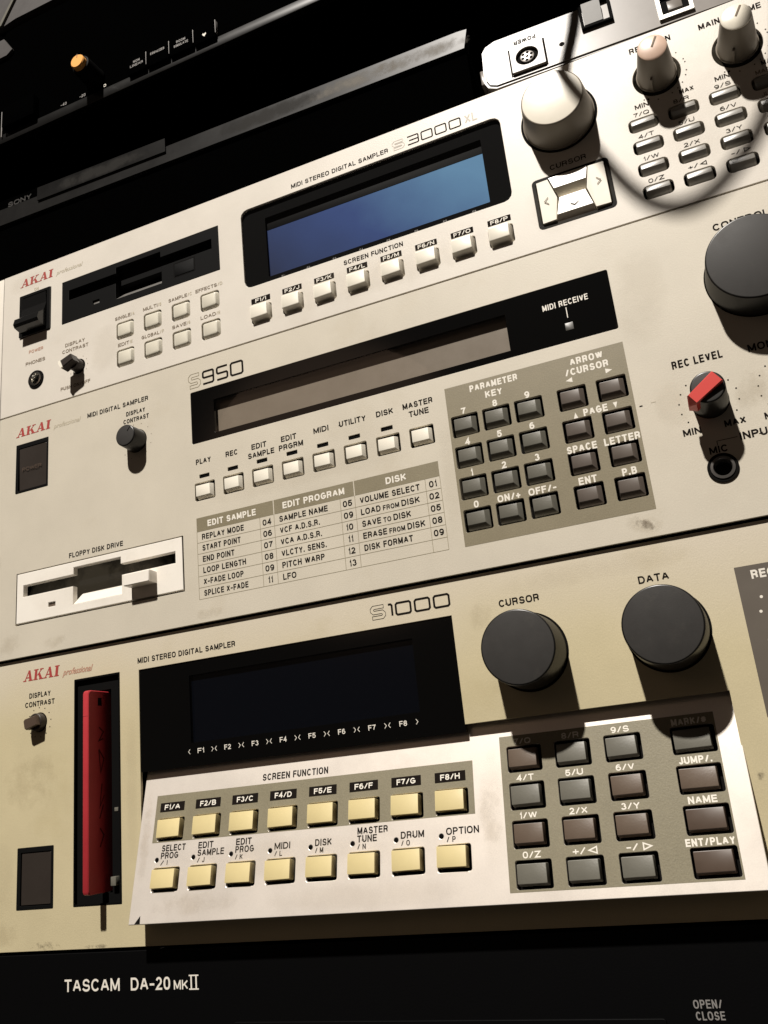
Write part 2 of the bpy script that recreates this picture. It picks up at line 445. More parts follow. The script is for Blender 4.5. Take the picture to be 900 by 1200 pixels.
GLY = {
 'A': (.92, [[(0, 0), (.46, 1)], [(.54, 1), (1, 0)], [(.2, .33), (.8, .33)]]),
 'B': (.84, [[(0, 0), (0, 1), (.6, 1)] + _arc(.6, .765, .32, .235, 80, -80, 6) + [(0, .53)], [(.6, .53)] + _arc(.62, .265, .38, .265, 80, -80, 6) + [(.6, 0), (0, 0)]]),
 'C': (.90, [_arc(.52, .5, .52, .5, 38, 322, 14)]),
 'D': (.88, [[(0, 0), (0, 1), (.5, 1)] + _arc(.5, .5, .5, .5, 78, -78, 9) + [(.5, 0), (0, 0)]]),
 'E': (.78, [[(1, 1), (0, 1), (0, 0), (1, 0)], [(0, .52), (.92, .52)]]),
 'F': (.72, [[(1, 1), (0, 1), (0, 0)], [(0, .5), (.88, .5)]]),
 'G': (.94, [_arc(.5, .5, .5, .5, 40, 300, 13) + [(1, .2), (1, .46), (.56, .46)]]),
 'H': (.84, [[(0, 0), (0, 1)], [(1, 0), (1, 1)], [(0, .52), (1, .52)]]),
 'I': (.0, [[(0, 0), (0, 1)]]),
 'J': (.62, [[(1, 1), (1, .3)] + _arc(.5, .28, .5, .28, 0, -180, 7)]),
 'K': (.86, [[(0, 0), (0, 1)], [(1, 1), (.04, .36)], [(.36, .58), (1, 0)]]),
 'L': (.70, [[(0, 1), (0, 0), (1, 0)]]),
 'M': (1.0, [[(0, 0), (0, 1)], [(1, 0), (1, 1)], [(.04, 1), (.5, .04)], [(.5, .04), (.96, 1)]]),
 'N': (.84, [[(0, 0), (0, 1)], [(1, 0), (1, 1)], [(.03, 1), (.97, 0)]]),
 'O': (.96, [_O]),
 'P': (.80, [[(0, 0), (0, 1), (.6, 1)] + _arc(.62, .73, .38, .27, 80, -80, 7) + [(0, .46)]]),
 'Q': (.96, [_O, [(.62, .24), (1, 0)]]),
 'R': (.86, [[(0, 0), (0, 1), (.6, 1)] + _arc(.62, .74, .34, .26, 80, -80, 7) + [(0, .48)], [(.6, .48), (.88, .36), (.92, 0)]]),
 'S': (.84, [_S]),
 'T': (.80, [[(0, 1), (1, 1)], [(.5, 1), (.5, 0)]]),
 'U': (.84, [[(0, 1), (0, .34)] + _arc(.5, .34, .5, .34, 180, 360, 8) + [(1, 1)]]),
 'V': (.86, [[(0, 1), (.47, 0)], [(.53, 0), (1, 1)]]),
 'W': (1.24, [[(0, 1), (.25, 0)], [(.27, 0), (.49, 1)], [(.51, 1), (.73, 0)], [(.75, 0), (1, 1)]]),
 'X': (.86, [[(0, 1), (1, 0)], [(0, 0), (1, 1)]]),
 'Y': (.86, [[(0, 1), (.5, .44)], [(.5, .44), (1, 1)], [(.5, .46), (.5, 0)]]),
 'Z': (.80, [[(0, 1), (1, 1), (.02, 0), (1, 0)]]),
 '0': (.72, [_O]), '1': (.36, [[(0, .74), (.7, .80), (1, 1), (1, 0)]]), '2': (.70, [_2]), '3': (.70, _3),
 '4': (.74, [[(.76, 0), (.76, 1), (0, .28), (1, .28)]]),
 '5': (.72, [[(.92, 1), (.16, 1), (.06, .5)] + _arc(.48, .32, .52, .32, 120, -160, 10)]),
 '6': (.72, [('c', [(.5 + .5 * math.cos(math.radians(a)), .31 + .31 * math.sin(math.radians(a))) for a in range(0, 360, 24)]), _arc(.54, .5, .54, .5, 50, 190, 8)]),
 '7': (.70, [[(0, 1), (1, 1), (.55, .5), (.34, 0)]]),
 '8': (.72, [('c', [(.5 + .44 * math.cos(math.radians(a)), .76 + .24 * math.sin(math.radians(a))) for a in range(0, 360, 24)]), ('c', [(.5 + .5 * math.cos(math.radians(a)), .26 + .26 * math.sin(math.radians(a))) for a in range(0, 360, 24)])]),
 '9': (.72, [('c', [(.5 + .5 * math.cos(math.radians(a)), .69 + .31 * math.sin(math.radians(a))) for a in range(0, 360, 24)]), _arc(.46, .5, .54, .5, 10, -130, 8)]),
 '/': (.66, [[(0, -.05), (1, 1.05)]]), '-': (.50, [[(0, .42), (1, .42)]]), '+': (.66, [[(0, .42), (1, .42)], [(.5, .12), (.5, .72)]]),
 '.': (.02, [[(0, 0), (0, .03)]]), '#': (.8, [[(.2, 0), (.35, 1)], [(.65, 0), (.8, 1)], [(0, .35), (1, .35)], [(0, .68), (1, .68)]]),
}
def stroke_text(s, H, W, bold, xs, align):
    t = H * (.165 + 2.4 * max(bold, -.01)); t = min(t, H * .215)
    gap = H * .15
    ws = []
    for ch in s:
        ws.append(H * .34 if ch == ' ' else max(GLY[ch][0] * H - t, 0))
    fixed = sum(t for ch in s if ch != ' ') + gap * (len(s) - 1)
    var = sum(ws)
    k = xs
    if W:
        k = (W - fixed) / var if var > 0 else 1
        if k < .45:
            gap *= .55; fixed = sum(t for ch in s if ch != ' ') + gap * (len(s) - 1); k = max(.35, (W - fixed) / var)
        k = min(k, 1.5)
    total = fixed + var * k
    x = {'c': -total / 2, 'l': 0, 'r': -total}[align]
    vs, fs = [], []
    for ch, w_ in zip(s, ws):
        if ch == ' ': x += w_ * k + gap; continue
        for si, st in enumerate(GLY[ch][1]):
            closed = isinstance(st, tuple); p = st[1] if closed else st
            p = [(x + t / 2 + a * w_ * k, -H / 2 + t / 2 + b * (H - t)) for a, b in p]
            if not closed:
                def ext(a, b):
                    d = Vector(a) - Vector(b)
                    if min(abs(d.x), abs(d.y)) < 1e-6 and d.length > 0: return tuple(Vector(a) + d.normalized() * t * .499)
                    return a
                p = [ext(p[0], p[1])] + p[1:-1] + [ext(p[-1], p[-2])]
            for qi, q in enumerate(ribbon(p, t, closed)[0]):
                b0 = len(vs)
                for a, b in q: vs.append((a * MM, -(.012 * si + .0006 * qi) * MM, b * MM))
                fs.append((b0, b0 + 1, b0 + 2, b0 + 3))
        x += w_ * k + t + gap
    me = bpy.data.meshes.new('m'); me.from_pydata(vs, [], fs); me.update()
    return me
TCACHE = {}
def text_mesh(s, H, W, bold, xs, align, shear):
    key = (s, H, W, bold, xs, align, shear)
    if key in TCACHE: return TCACHE[key]
    if s.upper() == s and all(c in GLY or c == ' ' for c in s):
        TCACHE[key] = stroke_text(s, H, W, bold, xs, align); return TCACHE[key]
    me = font_mesh(s, bold)
    xmin = min(v.co.x for v in me.vertices); xmax = max(v.co.x for v in me.vertices)
    k = H / CAPH
    kx = W / (xmax - xmin) if W else k * xs
    wd = (xmax - xmin) * kx
    off = {'c': -wd / 2, 'l': 0, 'r': -wd}[align]
    for v in me.vertices:
        x = (v.co.x - xmin) * kx + off; z = v.co.y * k - H / 2
        v.co = ((x + shear * (z + H / 2)) * MM, 0, z * MM)
    me.materials.clear(); me.update()
    TCACHE[key] = me
    return me
def text(par, fr, s, x, z, H, m='ink', W=None, bold=0.012, xs=0.86, align='c', shear=0, h=0.07, rot=0, name='printed_label'):
    return place(name, text_mesh(s, H, W, bold, xs, align, shear), M[m], par, fr, x, z, h, rot)

def ribbon(pts, wd, closed=False):
    """mitred stroke of constant width -> list of quads"""
    n = len(pts); L_, R_ = [], []
    for i in range(n):
        p = Vector(pts[i])
        a = Vector(pts[i - 1]) if (closed or i > 0) else None
        b = Vector(pts[(i + 1) % n]) if (closed or i < n - 1) else None
        d1 = (p - a).normalized() if a is not None else None
        d2 = (b - p).normalized() if b is not None else None
        if d1 is None: d1 = d2
        if d2 is None: d2 = d1
        n1 = Vector((-d1.y, d1.x)); n2 = Vector((-d2.y, d2.x))
        nn = (n1 + n2); nn = nn.normalized() if nn.length > 1e-6 else n1
        c = max(0.35, nn.dot(n1))
        L_.append(tuple(p + nn * wd / 2 / c)); R_.append(tuple(p - nn * wd / 2 / c))
    out = []
    for i in range(n if closed else n - 1):
        j = (i + 1) % n
        out.append([L_[i], L_[j], R_[j], R_[i]])
    if closed: return out, L_, R_
    return out, L_, R_
def cham(pts, c, closed=False):
    out = []; n = len(pts)
    for i in range(n):
        if not closed and i in (0, n - 1): out.append(pts[i]); continue
        p = Vector(pts[i]); a = Vector(pts[i - 1]); b = Vector(pts[(i + 1) % n])
        out.append(tuple(p + (a - p).normalized() * min(c, (a - p).length / 2.2)))
        out.append(tuple(p + (b - p).normalized() * min(c, (b - p).length / 2.2)))
    return out
GL = {'S': [[(1, 1), (0, 1), (0, .5), (1, .5), (1, 0), (0, 0)]],
      '9': [[(0, 0), (1, 0), (1, 1), (0, 1), (0, .5), (1, .5)]],
      '5': [[(1, 1), (0, 1), (0, .5), (1, .5), (1, 0), (0, 0)]],
      '3': [[(0, 1), (1, 1), (1, 0), (0, 0)], [(.15, .5), (1, .5)]],
      '0': 'box', '1': [[(0, 1), (.75, 1), (.75, 0)]]}
def model_name(par, fr, cells, z0, z1, wd, m):
    ps = []
    for ch, x0, x1 in cells:
        f_ = lambda q: (x0 + wd / 2 + q[0] * (x1 - x0 - wd), z0 + wd / 2 + q[1] * (z1 - z0 - wd))
        if GL[ch] == 'box':
            q, _, _ = ribbon(cham([f_(p) for p in [(0, 0), (1, 0), (1, 1), (0, 1)]], wd * .7, True), wd, True); ps += q
        else:
            for st in GL[ch]:
                q, _, _ = ribbon(cham([f_(p) for p in st], wd * .6), wd); ps += q
    place('model_number', polys(ps), M[m], par, fr, 0, 0, 0.07)
def outline_S(par, fr, x0, x1, z0, z1, wd, lw, m):
    f_ = lambda q: (x0 + wd / 2 + q[0] * (x1 - x0 - wd), z0 + wd / 2 + q[1] * (z1 - z0 - wd))
    _, L_, R_ = ribbon(cham([f_(p) for p in GL['S'][0]], wd * .5), wd)
    q, _, _ = ribbon(L_ + R_[::-1], lw, True)
    place('model_letter_outline', polys(q), M[m], par, fr, 0, 0, 0.07)

def akai(par, fr, x, z, wd, H, m='inkred'):
    A = [[(.13, 0), (.23, 0), (.63, 1), (.53, 1)], [(.47, 1), (.70, 1), (.99, 0), (.70, 0)], [(.3, .28), (.8, .28), (.8, .37), (.3, .37)],
         [(0, 0), (.36, 0), (.36, .09), (0, .09)], [(.60, 0), (1.09, 0), (1.09, .09), (.60, .09)]]
    K = [[(.12, 0), (.38, 0), (.38, 1), (.12, 1)], [(0, 0), (.5, 0), (.5, .09), (0, .09)], [(0, .91), (.5, .91), (.5, 1), (0, 1)],
         [(.38, .40), (.50, .42), (.92, .95), (.80, .95)], [(.48, .55), (.66, .68), (1.05, 0), (.74, 0)],
         [(.66, .91), (1.06, .91), (1.06, 1), (.66, 1)], [(.64, 0), (1.13, 0), (1.13, .09), (.64, .09)]]
    I = [[(.12, 0), (.40, 0), (.40, 1), (.12, 1)], [(0, 0), (.52, 0), (.52, .09), (0, .09)], [(0, .91), (.52, .91), (.52, 1), (0, 1)]]
    ps = []; k = wd / 4.05
    for g, ox in ((A, 0), (K, 1.13), (A, 2.28), (I, 3.45)):
        for p in g: ps.append([(x + (ox + a + .10 * b) * k, z + b * H) for a, b in p])
    place('brand_logo', polys(ps), M[m], par, fr, 0, 0, 0.07)

def arrowhead(par, fr, x, z, s, kind, m='inkwhite', hollow=False, h=0.07):
    d = {'l': [(-s, 0), (s * .8, s * .72), (s * .8, -s * .72)], 'r': [(s, 0), (-s * .8, -s * .72), (-s * .8, s * .72)],
         'u': [(0, s), (-s * .62, -s * .8), (s * .62, -s * .8)], 'd': [(0, -s), (s * .62, s * .8), (-s * .62, s * .8)]}[kind]
    ps = ribbon(d, s * .3, True)[0] if hollow else [d]
    place('printed_arrow', polys(ps), M[m], par, fr, x, z, h)
def chevron(par, fr, x, z, w_, hh, kind, m, lw=0.3, h=0.07):
    d = {'l': [(w_, hh), (-w_, 0), (w_, -hh)], 'r': [(-w_, hh), (w_, 0), (-w_, -hh)], 'd': [(-hh, w_), (0, -w_), (hh, w_)], 'u': [(-hh, -w_), (0, w_), (hh, -w_)]}[kind]
    place('printed_arrow', polys(ribbon(d, lw)[0]), M[m], par, fr, x, z, h)
def dots(par, fr, pts, r, m='ink', name='scale_dot'):
    me = polys([circ(r, 12)])
    for x, z in pts: place(name, me, M[m], par, fr, x, z, 0.07)
def ring_dots(cx, cz, r, a0, a1, n):
    return [(cx + r * math.cos(math.radians(a0 + (a1 - a0) * i / (n - 1))), cz + r * math.sin(math.radians(a0 + (a1 - a0) * i / (n - 1)))) for i in range(n)]
def rules(par, fr, segs, wd, m, name='printed_rule'):
    for k_, (a, b) in enumerate(segs):
        place(name, polys(ribbon([a, b], wd)[0]), M[m], par, fr, 0, 0, 0.06 if a[0] == b[0] else 0.063)

def blob(cx, cz, rx, rz, rot, seed, k=0.35, n=22):
    rd = random.Random(seed); o = []
    for i in range(n):
        a = 2 * math.pi * i / n; r = 1 + k * (rd.random() * 2 - 1)
        x, z = rx * r * math.cos(a), rz * r * math.sin(a)
        o.append((cx + x * math.cos(rot) - z * math.sin(rot), cz + x * math.sin(rot) + z * math.cos(rot)))
    return o

# ------------------------------------------------------------------ keys and knobs
KC = {}
def cap_mesh(w_, d_, top, ins=0.5, r=0.5, tl=None, tr=None, tt=None, tb=None, depth=-1.8, rnd=0.15):
    """key cap: chamfers may differ on each side (left, right, top, bottom)"""
    key = (w_, d_, top, ins, r, tl, tr, tt, tb, depth, rnd)
    if key in KC: return KC[key]
    l = tl if tl is not None else ins; rr = tr if tr is not None else ins
    t = tt if tt is not None else ins; b = tb if tb is not None else ins
    cw = max(l, rr, t, b)
    o0 = rrect(w_, d_, r)
    fw, fd = w_ - l - rr, d_ - t - b
    o1 = rrect(fw, fd, r * .5, 3, (l - rr) / 2, (b - t) / 2)
    o2 = rrect(fw - 2 * rnd, fd - 2 * rnd, r * .4, 3, (l - rr) / 2, (b - t) / 2)
    me = loft([(o0, depth), (o0, -.9), (o1, top - rnd * .4), (o2, top)], cap0=False, angle=28)
    KC[key] = me
    return me

def knob_mesh(rb, rt, h, lip=0.5, n=64, flute=0):
    def ci(r, f=0): return [( (r * (1 - f * (0.5 + 0.5 * math.cos(flute * 2 * math.pi * i / n)))) * math.cos(2 * math.pi * i / n),
                              (r * (1 - f * (0.5 + 0.5 * math.cos(flute * 2 * math.pi * i / n)))) * math.sin(2 * math.pi * i / n)) for i in range(n)]
    return loft([(ci(rb), 0.1), (ci(rb), 0.8), (ci(rb - (rb - rt) * .15), 1.0), (ci(rt + .15), h - lip), (ci(rt), h - lip * .5), (ci(rt - lip * .35), h - lip * .12), (ci(rt - lip), h)], angle=40)
def disc(r0, r1, h0, h1, n=64):
    return loft([(circ(r1, n), h0), (circ(r1, n), h1), (circ(r0, n), h1), (circ(r0, n), h0)], cap0=False, cap1=False, angle=30)

def knob(par, fr, x, z, rb, rt, h, m, mring='hole', ring=None, name='knob', label=None, mside=None, flute=0):
    k = place(name, knob_mesh(rb, rt, h, flute=flute), M[mside or m], par, fr, x, z, 0, label=label)
    if mside:
        place('cap', loft([(circ(rt - .45, 64), h - .3), (circ(rt - .45, 64), h + .02), (circ(rt - .7, 64), h + .08)]), M[m], k, fr, x, z)
    if ring:
        place('shadow_gap_ring', disc(rb, ring, -.5, .12), M[mring], k, fr, x, z)
    return k

def grooved_panel(par, fr, name, x0, x1, z0, z1, holes, m, thick=1.6):
    o = [(x0, z0), (x1, z0), (x1, z1), (x0, z1)]
    p = place(name, plate(o, holes, -thick, 0, 0.12), M[m], par, fr, 0, 0)
    return p

def rect(x0, x1, z0, z1, r=0.4): return rrect(x1 - x0, z1 - z0, r, 3, (x0 + x1) / 2, (z0 + z1) / 2)
def rc(cx, cz, w_, d_, r=0.4): return rrect(w_, d_, r, 3, cx, cz)

def drive(par, fr, x, z, w_, d_, mface, mscoop, slot_dark, eject_proud, name='floppy_drive'):
    """3.5 inch drive front: slot with centre scoop, eject button, lamp; local origin at its centre"""
    a = w_ / 2; b = d_ / 2
    slot = [(-46, b - 12.3), (-14.3, b - 12.3), (-14.3, -b + 4), (15.2, -b + 4), (15.2, b - 12.0), (46.2, b - 12.0),
            (46.2, b - 6.4), (14.6, b - 6.4), (14.6, b - 2.9), (-14.1, b - 2.9), (-14.1, b - 6.4), (-46, b - 6.4)]
    f = place(name, plate([(-a, -b), (a, -b), (a, b), (-a, b)], [slot, rect(-29.8, -25.3, -7.4, -5.2, .1), rect(-45.9 + 91.9, 46.15, 0, 0.1, .01)][:2], -3.2, 0.0, 0.25), M[mface], par, fr, x, z)
    place('drive_chamber', box(-a + 1, a - 1, -b + 1, b - 1, -14, -9), M['hole'], f, fr, x, z)
    # the moving shutter just inside the slot
    place('shutter', loft([(rect(-46.5, 46.7, b - 12.2, b - 4.6, .3), -7.5), (rect(-46.5, 46.7, b - 11.6, b - 4.6, .3), -4.4)]), M[slot_dark], f, fr, x, z)
    place('scoop', mesh([(-14.2, 7.5, -b + 11), (15.1, 7.5, -b + 11), (15.1, 0.1, -b + 4.05), (-14.2, 0.1, -b + 4.05),
                         (-14.2, 7.5, -b + 4), (15.1, 7.5, -b + 4)],
                        [(0, 1, 2, 3), (0, 3, 4), (1, 5, 2), (4, 3, 2, 5)]), M[mscoop], f, fr, x, z)
    place('scoop_hood', mesh([(-14, 3.1, b - 3.0), (14.5, 3.1, b - 3.0), (14.5, 6.5, b - 7.5), (-14, 6.5, b - 7.5)], [(0, 1, 2, 3)]), M[slot_dark], f, fr, x, z)
    place('activity_lamp', box(-29.7, -25.4, -7.3, -5.3, -2.6, -0.8, .1), M['keybrown'] if mface == 'white' else M['fddgrey'], f, fr, x, z)
    ez = -b + 8.6
    if eject_proud > 3:
        place('eject_button', loft([(rect(20.9, 35.5, ez - 2.8, ez + 2.9, .3), 0.0), (rect(20.9, 35.5, ez - 2.8, ez + 2.9, .3), eject_proud - .4), (rect(21.2, 35.2, ez - 2.5, ez + 2.6, .3), eject_proud)]), M[mface], f, fr, x, z)
    else:
        place('eject_button', box(23.4, 35.4, ez - 3.6, ez + 3.7, -.5, eject_proud, .3), M[mface], f, fr, x, z)
        rules_o = ribbon([(23.0, ez - 4), (35.8, ez - 4), (35.8, ez + 4.1), (23.0, ez + 4.1)], .35, True)[0]
        place('button_gap', polys(rules_o), M['hole'], f, fr, x, z, 0.05)
    return f

def jack(par, fr, x, z, r_out, r_mid, r_in, mouter, mmid, name='jack_socket'):
    j = place(name, disc(r_mid, r_out, -1, 0.6), M[mouter], par, fr, x, z)
    place('metal_collar', loft([(circ(r_mid, 40), -.5), (circ(r_mid, 40), 1.0), (circ(r_in + .3, 40), 1.1), (circ(r_in, 40), .6), (circ(r_in, 40), -4)], cap0=False, cap1=False), M[mmid], j, fr, x, z)
    place('socket_hole', loft([(circ(r_in, 40), -4), (circ(r_in - .1, 40), -4.1)]), M['hole'], j, fr, x, z)
    return j

# ================================================================== SETTING
def setting(name, me, m):
    o = link(name, me, m, None, Matrix.Identity(4)); o['kind'] = 'structure'; return o
setting('rack_back_wall', quad(-900, 1300, -900, 900, -330.0), M['hole'])
setting('rack_side_left', mesh([(-60, 330, -900), (-60, -20, -900), (-60, -20, 500), (-60, 330, 500), (-90, 330, -900), (-90, -20, -900), (-90, -20, 500), (-90, 330, 500)],
        [(0, 1, 2, 3), (4, 7, 6, 5), (1, 5, 6, 2), (3, 2, 6, 7), (0, 4, 5, 1), (0, 3, 7, 4)]), M['upper'])
setting('rack_side_right', mesh([(500, 330, -900), (500, -20, -900), (500, -20, 500), (500, 330, 500), (530, 330, -900), (530, -20, -900), (530, -20, 500), (530, 330, 500)],
        [(0, 1, 2, 3), (4, 7, 6, 5), (1, 5, 6, 2), (3, 2, 6, 7), (0, 4, 5, 1), (0, 3, 7, 4)]), M['upper'])

def chassis(par, fr, z0, z1, depth=300):
    place('chassis', box(-4, 434, z0 + .8, z1 - .8, -depth, -11, .3), M['hole'], par, fr, 0, 0)
def ears(par, fr, z0, z1, m):
    place('rack_ear', box(-27, -0.25, z0, z1, -2.2, -0.12, .25), M[m], par, fr, 0, 0)
    place('rack_ear', box(430.3, 457, z0, z1, -2.2, -0.12, .25), M[m], par, fr, 0, 0)

# ================================================================== S3000
t3 = thing('sampler', 'uppermost cream rack sampler with blue lit screen and large white knob', 'sampler', (200, 0, -88.6))
F_X = [165.9 + 17.38 * i for i in range(8)]
SQ = [(84.5 + 17.45 * i, zz) for zz in (-59.2, -75.3) for i in range(4)]
PADX = [354.95, 371.4, 388.0, 404.7]; PADZ = [-44.3, -55.4, -66.55, -77.7]
holes = [rect(12.4, 34.6, -43.2, -16.4, .6), rect(42.3, 143.8, -43.4, -17.0, .3), rect(157.4, 295.2, -59.4, -14.0, 4),
         rc(321.1, -66.7, 33.6, 25.2, 2), circ(16.6, 64, 321.0, -26.9), circ(10.0, 48, 364.3, -23), circ(10.0, 48, 397.1, -23.4),
         circ(4.3, 32, 54.0, -71.9), circ(5.2, 36, 25.1, -71.4)]
holes += [rc(x, -75.6, 11.4, 9.4, 1.2) for x in F_X]
holes += [rc(x, z, 11.2, 10.0, 1.6) for x, z in SQ]
holes += [rc(x, z, 12.4, 6.6, 2.0) for x in PADX for z in PADZ]
grooved_panel(t3, FLAT, 'faceplate', 0.25, 430, -88.55, -0.25, holes, 'plate3000')
chassis(t3, FLAT, -88.5, -0.3); ears(t3, FLAT, -88.55, -0.25, 'plate3000')
akai(t3, FLAT, 12.3, -10.6, 23.6, 5.0)
text(t3, FLAT, 'professional', 38.3, -9.3, 2.6, 'inkpale', W=17.5, shear=.35, align='l', bold=0)
text(t3, FLAT, 'ON', 24.0, -14.6, 1.8, 'inkpale')
# power rocker
pw = place('power_switch', plate(rect(12.6, 34.4, -43.0, -16.6, .6), [rect(15.0, 32.2, -41.4, -18.4, .4)], -2, .8, .2), M['rocker'], t3, FLAT, 0, 0)
prof = [(-18.6, 0.2), (-19.5, 1.6), (-26, 1.0), (-31.5, 2.6), (-35.0, 6.6), (-38.6, 7.6), (-40.2, 6.6), (-41.2, 2.5), (-41.3, -3), (-18.6, -3)]
vs = [(x, -h, z) for x in (15.1, 32.1) for z, h in prof]; n = len(prof)
place('rocker', mesh(vs, [tuple(range(n)), tuple(range(n, 2 * n))] + [(i, (i + 1) % n, n + (i + 1) % n, n + i) for i in range(n)]), M['rocker'], pw, FLAT, 0, 0)
text(t3, FLAT, 'POWER', 24.6, -53.4, 2.0, 'inkfaint', W=10)
text(t3, FLAT, 'PHONES', 24.3, -60.3, 2.1, 'inkbrown', W=13.6)
jack(t3, FLAT, 25.1, -71.4, 5.1, 4.0, 2.8, 'hole', 'metal', 'headphone_socket')
text(t3, FLAT, 'DISPLAY', 51.5, -56.9, 2.1, 'inkbrown', W=13.2); text(t3, FLAT, 'CONTRAST', 51.7, -60.5, 2.1, 'inkbrown', W=17.6)
text(t3, FLAT, 'PUSH ON/OFF', 51.9, -82.3, 2.0, 'inkbrown', W=19.6)
kb = place('contrast_knob', loft([(circ(3.7, 32), .1), (circ(3.5, 32), 4.5), (circ(3.2, 32), 5)]), M['rockerdark'], t3, FLAT, 54.0, -71.9)
bow = [(-5.4, 1.0), (-4.9, 2.6), (3.4, 2.1), (3.4, -2.1), (-4.9, -2.4)]
place('pointer_bar', loft([(bow, 4.0), ([(a * .97, b * .95) for a, b in bow], 8.6), ([(a * .9, b * .8) for a, b in bow], 9.2)], angle=20), M['rockerdark'], kb, FLAT, 54.0, -71.9, 0, rot=math.radians(-22))
place('cream_cap', loft([([(-5.5, 1.0), (-4.9, 2.5), (-3.6, 2.2), (-3.6, -2.2), (-4.9, -2.3)], 5), ([(-5.5, 1.0), (-4.9, 2.5), (-3.6, 2.2), (-3.6, -2.2), (-4.9, -2.3)], 9.4)], angle=20), M['cream'], kb, FLAT, 54.0, -71.9, 0, rot=math.radians(-22))
dots(t3, FLAT, ring_dots(54, -71.9, 6.0, -150, 60, 8), .22, 'inkbrown')
drive(t3, FLAT, 93.05, -30.2, 101.2, 26.1, 'fddblack', 'fddgrey', 'fddblack', .25)
# square keys
for (x, z), s, wd in zip(SQ, ['SINGLE/A', 'MULTI/B', 'SAMPLE/C', 'EFFECTS/D', 'EDIT/E', 'GLOBAL/F', 'SAVE/G', 'LOAD/H'], [12.8, 11.6, 14.6, 16.4, 9.2, 14.2, 11.2, 11.6]):
    base, let = s[:-2], s[-2:]
    wl = wd * .78
    text(t3, FLAT, base, x - wd / 2, z + 7.9, 2.0, 'inkbrown', W=wl, align='l'); text(t3, FLAT, let, x - wd / 2 + wl + .3, z + 7.9, 1.9, 'inkpale', W=wd * .18, align='l')
    place('mode_key', cap_mesh(10.2, 9.0, 1.0, 1.1, 1.6, rnd=.5), M['square'], t3, FLAT, x, z)
# display
dp = place('display_window', plate(rect(157.0, 295.6, -59.8, -13.6, 4), [rect(170.4, 284.6, -55.6, -21.6, .4)], -3.4, -1.7, 0.1), M['black'], t3, FLAT, 0, 0)
place('screen', quad(170.0, 285, -55.0, -27.9, -3.6), M['lcdblue'], dp, FLAT, 0, 0)
place('screen_frame', box(169.0, 286, -27.8, -20.5, -5, -3.5, .1), M['fddblack'], dp, FLAT, 0, 0)
place('display_pane', quad(157.2, 295.4, -59.6, -13.8, -0.9), M['pane'], dp, FLAT, 0, 0)
for i in range(8): text(t3, FLAT, 'F%d' % (i + 1), 178.2 + 14.1 * i, -57.9, 1.2, 'inkgrey', h=-1.6)
text(t3, FLAT, 'MIDI STEREO DIGITAL SAMPLER', 187.3, -10.3, 2.55, 'ink', W=53, align='l', bold=.004)
outline_S(t3, FLAT, 242.6, 248.8, -11.8, -6.8, 1.3, .3, 'inkghost')
model_name(t3, FLAT, [('3', 250.2, 256.3), ('0', 257.3, 263.3), ('0', 264.3, 270.3), ('0', 271.4, 277.4)], -11.9, -6.8, .62, 'ink')
text(t3, FLAT, 'XL', 282.2, -9.2, 4.6, 'inkghost', bold=-.01, W=6, h=.06)
text(t3, FLAT, 'SCREEN FUNCTION', 226.7, -63.2, 2.5, 'ink', W=30.4, bold=.008)
FK = 'I J K L M N O P'.split()
for i, x in enumerate(F_X):
    tg = place('key_tag', sheet(rc(0, 0, 10.6, 3.0, .2)), M['ink'], t3, FLAT, x, -67.8, .05)
    text(t3, FLAT, 'F%d/%s' % (i + 1, FK[i]), x, -67.8, 2.0, 'inkwhite', W=8.0, bold=.01, h=.09)
    place('function_key', cap_mesh(10.5, 8.2, 2.7, 1.0, .8, tl=.25, tr=1.1, tt=.3, tb=1.5, rnd=.25), M['cream'], t3, FLAT, x, -75.5)
# large knob
bk = knob(t3, FLAT, 321.0, -26.9, 15.9, 13.4, 14.5, 'creamknob', ring=17.0, mside='creamshade', name='data_knob', label='large cream white data knob')
text(t3, FLAT, 'CURSOR', 321.3, -50.3, 2.6, 'ink', W=16, bold=.004)
# cursor pad
cp = place('cursor_pad', plate(rc(0, 0, 33.6, 25.2, 2), [rc(0, 0, 30.6, 22.4, 1.4)], -3, .1, .1), M['jet'], t3, FLAT, 321.1, -66.7)
def quadkey(outer, lab, ridge):
    return outer, lab, ridge
A_ = 14.8; B_ = 10.7
def fan(name, o, hs, m='cream'):
    n = len(o); vs = [(x, 2.5, z) for x, z in o] + [(x, -h, z) for (x, z), h in zip(o, hs)]
    me = mesh(vs, [tuple(range(n)), tuple(range(n, 2 * n))] + [(i, (i + 1) % n, n + (i + 1) % n, n + i) for i in range(n)])
    return place(name, me, M[m], cp, FLAT, 321.1, -66.7)
kL = [(-A_, -B_), (-8.7, -B_), (-6.4, 0.2), (-9.6, B_), (-A_, B_)]
def insetp(p, d):
    c = Vector((sum(a for a, b in p) / len(p), sum(b for a, b in p) / len(p)))
    return [tuple(Vector(q) + (c - Vector(q)).normalized() * d) for q in p]
def cursor_key(p, tops):
    p = insetp(p, .4)
    lo_ = [(x, 2.5, z) for x, z in p]
    c = Vector((sum(a for a, b in p) / len(p), sum(b for a, b in p) / len(p)))
    hi = [(x, -h, z) for (x, z), h in zip(p, tops)]
    n = len(p)
    vs = lo_ + hi
    fs = [(i, (i + 1) % n, n + (i + 1) % n, n + i) for i in range(n)] + [tuple(range(n, 2 * n))]
    me = mesh(vs, fs)
    return place('cursor_key', me, M['cream'], cp, FLAT, 321.1, -66.7)
cursor_key([(-A_, -B_), (-8.7, -B_), (-6.5, 0.0), (-9.6, B_), (-A_, B_)], [1.0, 1.3, 1.5, 1.3, 1.0])
cursor_key([(A_, B_), (8.0, B_), (5.6, 0.0), (8.3, -B_), (A_, -B_)], [1.0, 1.3, 1.5, 1.3, 1.0])
